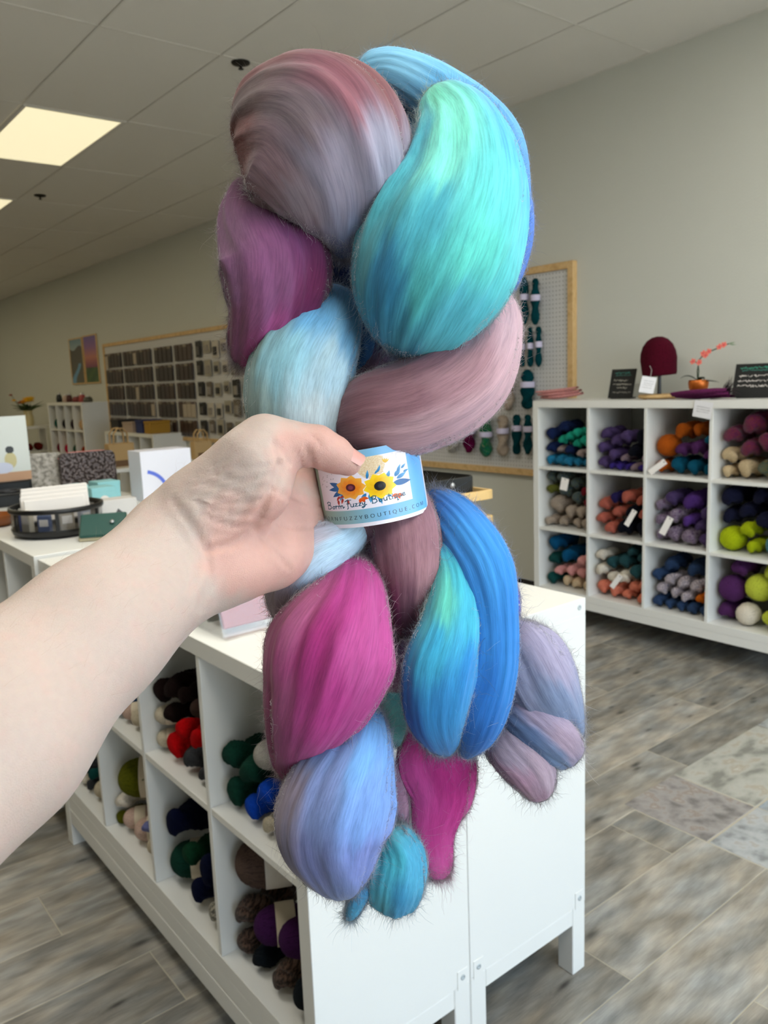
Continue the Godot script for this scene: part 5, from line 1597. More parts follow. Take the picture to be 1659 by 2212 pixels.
func strand(root: Node3D, st: Array, stops: Array, opt := {}) -> void:
	var base := root.position
	var nu: int = opt.get("nu", 90)
	var nv: int = opt.get("nv", 84)
	var fold: float = opt.get("fold", 0.05)
	var lay: float = opt.get("lay", 0.0)
	var cap: float = opt.get("cap", 0.10)
	var hairs: int = opt.get("hairs", 650)
	var noise := FastNoiseLite.new()
	noise.seed = opt.get("seed", int(st[0][0] + st[0][1]))
	noise.frequency = 1.0
	noise.fractal_octaves = 3
	var ph := []
	var lcg := RandomNumberGenerator.new()
	lcg.seed = noise.seed
	for i in 6:
		ph.append(lcg.randf() * TAU)
	var vsign: float = opt.get("vsign", 1.0)
	var cs := []
	for s in stops:
		cs.append([s[0], s[1] * vsign, dye(s[2], s[3], s[4])])
	var pts := PackedVector3Array()
	var cols := PackedColorArray()
	var uvs := PackedVector2Array()
	var tang := PackedVector3Array()
	var wide := 0.0
	for i in nu + 1:
		# sample the ends more closely
		var u := 0.5 - 0.5 * cos(PI * float(i) / nu)
		u = lerpf(u, float(i) / nu, 0.5)
		var px := spline(st, u, 0)
		var py := spline(st, u, 1)
		var dep := spline(st, u, 2)
		var hw := maxf(spline(st, u, 3), 0.5)
		var thick := spline(st, u, 4) if st[0].size() > 4 else 0.78
		var c0 := pix(px, py, dep)
		var ua := clampf(u - 0.01, 0, 1)
		var ub := clampf(u + 0.01, 0, 1)
		var t := (pix(spline(st, ub, 0), spline(st, ub, 1), spline(st, ub, 2)) - pix(spline(st, ua, 0), spline(st, ua, 1), spline(st, ua, 2))).normalized()
		var side := t.cross(cam_fwd).normalized()
		var front := side.cross(t).normalized()
		if front.dot(cam_fwd) > 0.0:
			front = -front
		var e := minf(u, 1.0 - u) / cap
		var capk := 1.0 if e >= 1.0 else sqrt(maxf(0.0, 1.0 - (1.0 - e) * (1.0 - e)))
		var r := hw / FOCAL_PX * dep * capk
		wide = maxf(wide, r)
		for j in nv + 1:
			var a := TAU * (j % nv) / nv
			var g := a + lay * u
			var ca := cos(a)
			var sa := sin(a)
			var nx := cos(g)
			var ny := sin(g)
			var bump := cos(3.0 * g + ph[0] + u * 0.8) * 0.5 + cos(5.0 * g + ph[1] - u * 1.1) * 0.42 + cos(9.0 * g + ph[2] + u * 1.7) * 0.22
			bump = bump * (0.55 + 0.6 * noise.get_noise_2d(u * 2.0, 7.0))
			var groove := noise.get_noise_3d(nx * 2.4, ny * 2.4, u * 1.1 + 4.0)
			var fine := noise.get_noise_3d(nx * 7.0, ny * 7.0, u * 2.2 + 9.0)
			var k := 1.0 + fold * bump + 0.085 * groove + 0.026 * fine
			pts.append(c0 + (side * ca + front * sa * thick) * r * k - base)
			tang.append(t)
			# dye: a feathered blend of the stops
			var wu := u + 0.05 * noise.get_noise_3d(nx * 3.0, ny * 3.0, u * 1.5 + 21.0) + 0.03 * noise.get_noise_3d(nx * 11.0, ny * 11.0, u * 2.0 + 33.0)
			var wv := ca + 0.22 * noise.get_noise_3d(nx * 2.0, ny * 2.0, u * 3.0 + 55.0)
			var sum := Color(0, 0, 0, 0)
			for q in cs:
				var du: float = wu - q[0]
				var dv: float = (wv - q[1]) * 0.42
				var d2 := du * du + dv * dv + 0.0012
				sum += q[2] * (1.0 / (d2 * d2))
			var col := Color(sum.r / sum.a, sum.g / sum.a, sum.b / sum.a)
			var streak := 1.0 + 0.11 * noise.get_noise_3d(nx * 13.0, ny * 13.0, u * 2.6 + 71.0) + 0.10 * noise.get_noise_3d(nx * 3.0, ny * 3.0, u * 4.0 + 87.0)
			col = Color(col.r * streak, col.g * streak, col.b * streak)
			cols.append(col)
			uvs.append(Vector2(u * 2.0, float(j) / nv))
	var m := grid_mesh(pts, nu, nv, cols, uvs)
	part("roving_strand", m, mats["wool"], root)
	# loose fibres
	var nor: PackedVector3Array = m.surface_get_arrays(0)[Mesh.ARRAY_NORMAL]
	var short_ones := hairs * 4
	var halo := hairs * 3
	var tries := 0
	while (short_ones > 0 or halo > 0) and tries < hairs * 40:
		tries += 1
		var i := rng.randi_range(2, nu - 2)
		var j := rng.randi_range(0, nv - 1)
		var id := i * (nv + 1) + j
		var n := nor[id]
		var facing := -n.dot(cam_fwd)
		var edge := absf(facing) < 0.32
		if facing < -0.32 or (edge and halo <= 0) or (not edge and short_ones <= 0):
			continue
		var c := cols[id].lerp(Color(0.88, 0.86, 0.86), rng.randf_range(0.4, 0.85))
		var t := tang[id] * (1.0 if rng.randf() < 0.5 else -1.0)
		var b := n.cross(t)
		if edge:
			halo -= 1
			var d := (n * rng.randf_range(0.3, 1.1) + t * rng.randf_range(-0.9, 0.9) + b * rng.randf_range(-0.5, 0.5)).normalized()
			var l := rng.randf_range(0.004, 0.011) if rng.randf() < 0.9 else rng.randf_range(0.012, 0.022)
			fibre(pts[id] - n * 0.0008, d, t * rng.randf_range(-2.5, 2.5) - n * rng.randf_range(0.0, 2.2) + b * rng.randf_range(-1.0, 1.0), l, rng.randf_range(0.00007, 0.00012), c, 4)
		else:
			short_ones -= 1
			var d := (t * rng.randf_range(0.2, 1.0) + n * rng.randf_range(0.25, 0.8) + b * rng.randf_range(-0.8, 0.8)).normalized()
			fibre(pts[id] - n * 0.0005, d, -n * rng.randf_range(0.3, 1.4) + b * rng.randf_range(-0.6, 0.6), rng.randf_range(0.003, 0.008), rng.randf_range(0.00008, 0.00013), c, 2)

func fuzz_part(root: Node3D) -> void:
	var arr := []
	arr.resize(Mesh.ARRAY_MAX)
	arr[Mesh.ARRAY_VERTEX] = fuzz_v
	arr[Mesh.ARRAY_NORMAL] = fuzz_n
	arr[Mesh.ARRAY_COLOR] = fuzz_c
	arr[Mesh.ARRAY_INDEX] = fuzz_i
	var m := ArrayMesh.new()
	m.add_surface_from_arrays(Mesh.PRIMITIVE_TRIANGLES, arr)
	part("loose_fibres", m, mats["fibre"], root).set_meta("kind", "stuff")

func build_braid() -> void:
	var wool := StandardMaterial3D.new()
	wool.resource_name = "wool_roving"
	wool.vertex_color_use_as_albedo = true
	wool.albedo_texture = noise_tex(512, 0.02, [[0.15, Color(0.89, 0.89, 0.90)], [0.5, Color(0.965, 0.965, 0.965)], [0.8, Color(1, 1, 1)]], 301, 5)
	wool.normal_enabled = true
	wool.normal_texture = noise_tex(512, 0.03, [], 302, 5, true)
	wool.normal_scale = 0.24
	wool.uv1_scale = Vector3(0.5, 15.0, 1.0)
	wool.roughness = 1.0
	wool.metallic_specular = 0.1
	wool.rim_enabled = true
	wool.rim = 0.4
	wool.rim_tint = 0.3
	mats["wool"] = wool
	var fm := StandardMaterial3D.new()
	fm.resource_name = "wool_fibre"
	fm.vertex_color_use_as_albedo = true
	fm.roughness = 0.8
	fm.metallic_specular = 0.2
	fm.backlight_enabled = true
	fm.backlight = Color(0.8, 0.8, 0.8)
	mats["fibre"] = fm
	var b := thing("wool_braid", "chunky braid of hand-dyed wool in teal, blue, mauve and magenta", "wool braid", pix(815, 1050, 0.47))
	# hidden core and backs, so that the braid has a body from every side
	strand(b, [[700, 300, .53, 90], [850, 340, .535, 140], [930, 470, .535, 150], [900, 640, .53, 140], [810, 800, .52, 120], [790, 940, .50, 90]], [[0.0, 0, 120, 70, 95], [0.3, 0, 70, 140, 190], [0.6, 0, 60, 90, 150], [1.0, 0, 120, 90, 110]], {"hairs": 200, "fold": 0.08})
	strand(b, [[600, 420, .525, 80], [570, 560, .53, 95], [620, 720, .525, 100], [680, 860, .515, 90], [740, 980, .49, 70]], [[0.0, 0, 120, 60, 95], [0.4, 0, 110, 60, 110], [1.0, 0, 110, 140, 160]], {"hairs": 150})
	strand(b, [[790, 900, .478, 90], [800, 1010, .476, 92], [825, 1090, .476, 92], [850, 1170, .478, 90]], [[0, 0, 130, 95, 108], [1, 0, 130, 95, 108]], {"hairs": 0, "nu": 40, "nv": 48})
	strand(b, [[800, 1150, .505, 70], [760, 1300, .515, 95], [730, 1500, .515, 105], [745, 1700, .51, 95], [790, 1850, .50, 50]], [[0, 0, 110, 80, 110], [0.5, 0, 110, 50, 100], [1, 0, 70, 110, 160]], {"hairs": 150})
	strand(b, [[900, 1130, .505, 60], [980, 1260, .515, 85], [1010, 1420, .515, 85], [990, 1560, .51, 60]], [[0, 0, 60, 80, 150], [1, 0, 40, 80, 150]], {"hairs": 120})
	strand(b, [[722, 540, .49, 46], [755, 650, .498, 56], [772, 740, .50, 52], [778, 820, .50, 40]], [[0, 0, 50, 70, 120], [1, 0, 40, 90, 140]], {"hairs": 40, "nu": 40, "nv": 48})
	# --- upper half
	# light blue over the back of the top, running down the right side
	strand(b, [[770, 160, .512, 36], [850, 152, .503, 46], [950, 208, .50, 64], [1055, 300, .498, 66], [1095, 420, .50, 50], [1105, 530, .505, 40]], [[0.0, 0, 120, 200, 240], [0.25, 0, 132, 206, 244], [0.45, 0, 90, 180, 235], [0.65, 0, 70, 140, 215], [1.0, 0, 70, 110, 200]], {"hairs": 900})
	strand(b, [[1120, 420, .49, 30], [1118, 500, .487, 36], [1095, 585, .487, 36], [1068, 650, .49, 26]], [[0, 0, 80, 130, 215], [0.5, 0, 78, 120, 208], [1, 0, 88, 130, 205]], {"hairs": 350, "nu": 50})
	# purple, left
	strand(b, [[562, 375, .48, 40], [556, 470, .466, 82], [592, 575, .456, 120], [578, 672, .457, 98], [540, 745, .466, 56], [520, 790, .478, 24]], [[0.0, 0, 132, 84, 112], [0.25, -0.6, 130, 84, 120], [0.3, 0.6, 120, 62, 110], [0.5, -0.7, 140, 90, 130], [0.5, 0.2, 136, 80, 124], [0.55, 0.9, 118, 46, 92], [0.72, 0.5, 172, 76, 138], [0.75, -0.4, 142, 80, 118], [1.0, 0, 132, 74, 112]], {"hairs": 1300, "lay": 1.6, "fold": 0.07})
	# pale blue, going down into the hand
	strand(b, [[735, 625, .487, 40], [700, 705, .468, 84], [656, 790, .457, 112], [638, 880, .457, 108], [645, 985, .468, 80]], [[0.0, 0, 88, 160, 220], [0.3, -0.2, 98, 176, 228], [0.3, 0.7, 100, 170, 215], [0.52, 0.5, 172, 208, 224], [0.55, -0.3, 140, 200, 218], [0.55, -0.9, 128, 168, 170], [0.8, 0.4, 196, 214, 220], [0.8, -0.6, 150, 176, 172], [1.0, 0, 176, 190, 192]], {"hairs": 1000, "fold": 0.06})
	# maroon and grey, top left
	strand(b, [[548, 318, .484, 88], [610, 285, .462, 150], [690, 315, .447, 192], [742, 420, .446, 156], [752, 510, .46, 78], [748, 560, .472, 26]], [[0.0, -0.4, 132, 66, 60], [0.08, 0.5, 130, 70, 64], [0.2, 0.7, 126, 62, 62], [0.22, 0.0, 108, 86, 86], [0.22, -0.7, 126, 72, 72], [0.36, -0.85, 126, 76, 80], [0.42, -0.5, 140, 86, 98], [0.42, 0.1, 112, 96, 102], [0.46, 0.7, 146, 116, 124], [0.58, -0.6, 158, 156, 178], [0.6, 0.0, 140, 132, 150], [0.62, 0.6, 156, 140, 152], [0.76, 0.0, 150, 160, 196], [0.76, 0.7, 168, 164, 184], [0.82, -0.5, 140, 124, 138], [0.92, 0.1, 96, 124, 178], [1.0, 0, 130, 124, 150]], {"hairs": 1500, "fold": 0.05, "lay": 0.5, "nu": 110, "nv": 110, "cap": 0.16, "vsign": -1.0})
	# teal, right
	strand(b, [[938, 192, .478, 40], [990, 285, .458, 100], [996, 410, .442, 146], [950, 545, .436, 178], [905, 660, .443, 150], [868, 772, .462, 58]], [[0.0, 0, 100, 206, 196], [0.12, -0.3, 92, 218, 190], [0.15, 0.8, 86, 176, 226], [0.28, -0.2, 112, 236, 214], [0.3, 0.8, 70, 180, 224], [0.3, -0.9, 50, 176, 204], [0.45, -0.3, 116, 232, 216], [0.45, 0.5, 84, 210, 214], [0.5, -0.9, 66, 190, 208], [0.56, -0.25, 64, 184, 206], [0.6, 0.4, 84, 218, 206], [0.7, -0.8, 82, 188, 206], [0.72, 0.0, 70, 196, 200], [0.76, -0.5, 40, 146, 196], [0.8, 0.6, 70, 186, 206], [0.86, -0.1, 56, 158, 190], [1.0, 0, 30, 124, 168]], {"hairs": 1400, "fold": 0.035, "nu": 110, "nv": 110, "lay": -0.3})
	# hot pink glimpse behind the mauve
	strand(b, [[1078, 700, .495, 24], [1090, 770, .493, 24], [1062, 850, .493, 24], [1020, 900, .495, 16]], [[0, 0, 214, 90, 176], [0.5, 0, 236, 96, 190], [1, 0, 220, 110, 180]], {"hairs": 300, "nu": 50, "nv": 48})
	# mauve, lower right of the upper half
	strand(b, [[1078, 622, .478, 26], [1066, 710, .462, 66], [1008, 812, .450, 98], [905, 874, .446, 102], [805, 896, .450, 88], [735, 918, .47, 50]], [[0.0, 0, 206, 168, 178], [0.2, -0.6, 196, 160, 172], [0.22, 0.4, 188, 146, 158], [0.42, -0.7, 198, 158, 168], [0.45, 0.1, 168, 126, 136], [0.5, 0.8, 140, 100, 112], [0.65, -0.6, 186, 148, 158], [0.68, 0.1, 146, 104, 114], [0.7, 0.8, 128, 90, 100], [0.85, 0.2, 134, 92, 102], [0.9, -0.7, 160, 118, 130], [1.0, 0, 124, 86, 96]], {"hairs": 1300, "fold": 0.045, "vsign": -1.0})
	# --- lower half
	strand(b, [[796, 1112, .480, 30], [746, 1160, .461, 44], [680, 1198, .451, 64], [628, 1258, .454, 56], [606, 1340, .474, 24]], [[0, 0, 176, 216, 240], [0.3, 0, 178, 214, 238], [0.5, -0.5, 176, 208, 232], [0.55, 0.5, 190, 186, 200], [0.75, 0.3, 172, 158, 168], [1.0, 0, 156, 136, 146]], {"hairs": 900, "vsign": -1.0})
	strand(b, [[862, 1060, .482, 60], [878, 1150, .463, 76], [884, 1235, .457, 68], [880, 1315, .463, 44], [876, 1378, .48, 16]], [[0.0, 0, 150, 108, 120], [0.3, 0.3, 152, 110, 122], [0.4, -0.7, 136, 96, 110], [0.55, 0.5, 166, 120, 130], [0.7, 0, 120, 80, 96], [0.75, -0.7, 130, 44, 90], [1, 0, 90, 60, 80]], {"hairs": 700})
	strand(b, [[866, 1350, .498, 36], [850, 1430, .492, 36], [842, 1490, .49, 34], [828, 1550, .492, 22]], [[0, 0, 96, 70, 100], [1, 0, 140, 96, 122]], {"hairs": 150, "nu": 40, "nv": 48})
	strand(b, [[850, 1495, .485, 30], [846, 1555, .48, 36], [850, 1612, .487, 18]], [[0, 0, 70, 140, 150], [0.6, 0, 96, 172, 172], [1, 0, 84, 140, 150]], {"hairs": 200, "nu": 40, "nv": 48})
	# indigo and the grey fan at the right
	strand(b, [[1082, 1225, .49, 16], [1102, 1285, .488, 20], [1108, 1350, .49, 15]], [[0, 0, 80, 84, 200], [1, 0, 66, 68, 196]], {"hairs": 200, "nu": 40, "nv": 40})
	strand(b, [[1098, 1352, .49, 36], [1138, 1412, .476, 76], [1178, 1490, .474, 78], [1222, 1560, .482, 46], [1240, 1605, .49, 18]], [[0, 0, 150, 140, 168], [0.3, 0.5, 156, 150, 180], [0.35, -0.5, 140, 146, 178], [0.55, 0, 122, 140, 176], [0.7, -0.5, 132, 144, 172], [0.8, 0.5, 110, 130, 166], [1, 0, 150, 140, 160]], {"hairs": 1100, "fold": 0.07})
	strand(b, [[1078, 1500, .484, 30], [1135, 1545, .472, 52], [1195, 1596, .470, 54], [1238, 1640, .48, 34]], [[0, 0, 96, 122, 166], [0.4, -0.5, 152, 140, 168], [0.4, 0.5, 96, 124, 170], [0.7, -0.3, 158, 138, 160], [0.75, 0.5, 104, 130, 170], [1, 0, 140, 130, 156]], {"hairs": 800, "fold": 0.06, "vsign": -1.0})
	strand(b, [[1058, 1560, .486, 30], [1098, 1612, .474, 52], [1146, 1664, .472, 54], [1172, 1722, .482, 26]], [[0, 0, 130, 134, 164], [0.4, 0, 160, 146, 168], [0.6, -0.5, 166, 128, 152], [0.7, 0.5, 168, 146, 164], [1, 0, 160, 122, 146]], {"hairs": 800, "fold": 0.06})
	# magenta, left
	strand(b, [[775, 1198, .468, 26], [758, 1285, .447, 82], [716, 1395, .437, 142], [682, 1505, .438, 120], [645, 1600, .449, 72], [620, 1688, .468, 22]], [[0, 0, 168, 46, 126], [0.2, 0, 174, 52, 132], [0.35, -0.5, 184, 70, 144], [0.4, 0.2, 154, 36, 110], [0.4, 0.9, 166, 84, 128], [0.6, -0.3, 176, 44, 130], [0.62, 0.8, 150, 70, 112], [0.8, 0, 152, 48, 112], [1, 0, 130, 62, 104]], {"hairs": 1400, "fold": 0.045, "lay": 0.4, "nu": 110, "nv": 100, "vsign": -1.0})
	# blue and slate below it
	strand(b, [[802, 1515, .470, 22], [780, 1595, .453, 72], [740, 1695, .444, 118], [716, 1790, .443, 122], [728, 1872, .450, 80], [748, 1934, .468, 22]], [[0, 0, 104, 166, 232], [0.25, -0.2, 106, 168, 234], [0.3, 0.7, 110, 140, 196], [0.45, -0.5, 112, 156, 226], [0.45, 0.4, 120, 140, 196], [0.5, 0.9, 150, 138, 160], [0.65, -0.6, 120, 138, 210], [0.68, 0.3, 108, 116, 168], [0.72, 0.9, 120, 112, 146], [0.85, 0, 92, 110, 160], [1, 0, 84, 108, 158]], {"hairs": 1400, "fold": 0.045, "nu": 100, "nv": 100, "vsign": -1.0})
	# the two blue folds at the right
	strand(b, [[925, 1062, .492, 30], [992, 1135, .468, 56], [1046, 1228, .453, 64], [1068, 1340, .447, 52], [1064, 1450, .446, 52], [1036, 1555, .451, 52], [1004, 1638, .465, 24]], [[0, 0, 50, 130, 222], [0.3, 0, 44, 150, 232], [0.5, -0.4, 34, 140, 230], [0.6, 0.5, 30, 130, 214], [0.75, 0, 22, 118, 210], [0.9, 0, 18, 98, 180], [1, 0, 16, 90, 160]], {"hairs": 1100, "fold": 0.04})
	strand(b, [[958, 1160, .466, 26], [982, 1250, .452, 46], [976, 1350, .444, 66], [950, 1450, .440, 80], [944, 1545, .443, 66], [968, 1632, .462, 24]], [[0, 0, 40, 150, 220], [0.2, 0, 50, 190, 214], [0.32, -0.3, 92, 222, 204], [0.36, 0.6, 48, 180, 214], [0.5, -0.3, 34, 170, 216], [0.55, 0.6, 22, 132, 204], [0.75, 0, 28, 136, 206], [0.8, -0.8, 20, 100, 176], [1, 0, 24, 108, 172]], {"hairs": 1100, "fold": 0.04})
	# tails
	strand(b, [[938, 1550, .487, 50, .34], [935, 1640, .486, 82, .3], [946, 1720, .486, 64, .3], [936, 1800, .487, 46, .32], [948, 1872, .489, 30, .4], [956, 1900, .49, 16, .4]], [[0, 0, 156, 26, 108], [0.3, 0.4, 182, 32, 126], [0.35, -0.6, 196, 60, 146], [0.6, 0, 190, 44, 136], [0.8, 0, 206, 76, 156], [1, 0, 210, 90, 166]], {"hairs": 900, "fold": 0.06})
	strand(b, [[985, 1600, .489, 24, .5], [1000, 1660, .488, 30, .5], [996, 1730, .488, 24, .5], [980, 1772, .49, 12, .5]], [[0, 0, 186, 40, 130], [1, 0, 206, 70, 154]], {"hairs": 350, "nu": 50, "nv": 40})
	strand(b, [[850, 1640, .488, 18], [862, 1720, .486, 20], [870, 1800, .488, 14]], [[0, 0, 150, 108, 136], [1, 0, 160, 120, 146]], {"hairs": 250, "nu": 50, "nv": 40})
	strand(b, [[838, 1786, .480, 28], [862, 1845, .472, 54], [856, 1905, .470, 62], [846, 1962, .478, 44]], [[0, 0, 90, 190, 206], [0.35, -0.3, 56, 184, 206], [0.5, 0.6, 60, 160, 200], [0.7, -0.6, 66, 184, 210], [0.75, 0.2, 34, 134, 180], [1, 0, 60, 160, 200]], {"hairs": 1100, "nu": 60, "fold": 0.1})
	strand(b, [[806, 1862, .472, 18], [784, 1910, .470, 24], [764, 1962, .472, 17], [752, 1988, .476, 8]], [[0, 0, 64, 154, 214], [1, 0, 66, 164, 206]], {"hairs": 450, "nu": 50, "nv": 40})
	# a few long stray fibres
	for q in [[470, 505, 345, 548], [462, 500, 392, 486], [1048, 210, 1052, 112], [560, 1700, 540, 1800], [1110, 300, 1140, 262], [600, 1640, 566, 1500]]:
		var p0 := pix(q[0], q[1], 0.46)
		var p1 := pix(q[2], q[3], 0.455)
		fibre(p0 - b.position, (p1 - p0).normalized(), Vector3(rng.randf_range(-0.4, 0.4), 0.3, 0.0), p0.distance_to(p1), 0.00007, Color(0.5, 0.46, 0.44), 12)
	fuzz_part(b)
	build_band(b)

# ---------------------------------------------------------------- the paper band round the braid

func fill_tri(im: Image, a: Vector2, b: Vector2, c: Vector2, col: Color) -> void:
	var lo := a.min(b).min(c)
	var hi := a.max(b).max(c)
	var area := (b - a).cross(c - a)
	if absf(area) < 0.0001:
		return
	for y in range(maxi(0, int(lo.y)), mini(im.get_height() - 1, int(hi.y) + 1) + 1):
		for x in range(maxi(0, int(lo.x)), mini(im.get_width() - 1, int(hi.x) + 1) + 1):
			var p := Vector2(x + 0.5, y + 0.5)
			var w0 := (b - a).cross(p - a) / area
			var w1 := (c - b).cross(p - b) / area
			var w2 := (a - c).cross(p - c) / area
			if w0 >= 0.0 and w1 >= 0.0 and w2 >= 0.0:
				im.set_pixel(x, y, col)

func draw_text(im: Image, text: String, font_px: int, at: Vector2, width: float, col: Color, slant := 0.0) -> void:
	var tm := TextMesh.new()
	tm.text = text
	var f := SystemFont.new()
	f.font_names = PackedStringArray(["Droid Sans"])
	tm.font = f
	tm.font_size = font_px
	tm.pixel_size = 1.0
	tm.depth = 0.0
	tm.curve_step = 1.0
	var arr := tm.get_mesh_arrays()
	var v: PackedVector3Array = arr[Mesh.ARRAY_VERTEX]
	var idx: PackedInt32Array = arr[Mesh.ARRAY_INDEX]
	var lo := Vector3(1e9, 1e9, 0)
	var hi := -lo
	for p in v:
		lo = lo.min(p)
		hi = hi.max(p)
	var k := width / (hi.x - lo.x)
	for i in range(0, idx.size(), 3):
		var q := []
		for j in 3:
			var p := v[idx[i + j]]
			q.append(at + Vector2((p.x - lo.x) * k, -(p.y - lo.y) * k + (p.x - lo.x) * k * slant))
		fill_tri(im, q[0], q[1], q[2], col)

func stroke(im: Image, pts: Array, at: Vector2, scale: float, wid: float, col: Color) -> void:
	for i in pts.size() - 1:
		var a := Vector2(pts[i][0], pts[i][1]) * scale + at
		var b := Vector2(pts[i + 1][0], pts[i + 1][1]) * scale + at
		var n := maxi(2, int(a.distance_to(b) * 1.3))
		for k in n + 1:
			var p := a.lerp(b, float(k) / n)
			im.fill_rect(Rect2i(int(p.x - wid * 0.5), int(p.y - wid * 0.5), int(ceil(wid)), int(ceil(wid))), col)

func petal(im: Image, c: Vector2, ang: float, len: float, wid: float, col: Color, tip: Color) -> void:
	var d := Vector2(cos(ang), sin(ang))
	var s := Vector2(-d.y, d.x)
	var r := int(len) + 2
	for y in range(int(c.y) - r, int(c.y) + r):
		for x in range(int(c.x) - r, int(c.x) + r):
			if x < 0 or y < 0 or x >= im.get_width() or y >= im.get_height():
				continue
			var p := Vector2(x, y) - c
			var u := p.dot(d) / len
			if u < 0.0 or u > 1.0:
				continue
			if absf(p.dot(s)) < wid * sin(PI * pow(u, 0.75)):
				im.set_pixel(x, y, col.lerp(tip, u))

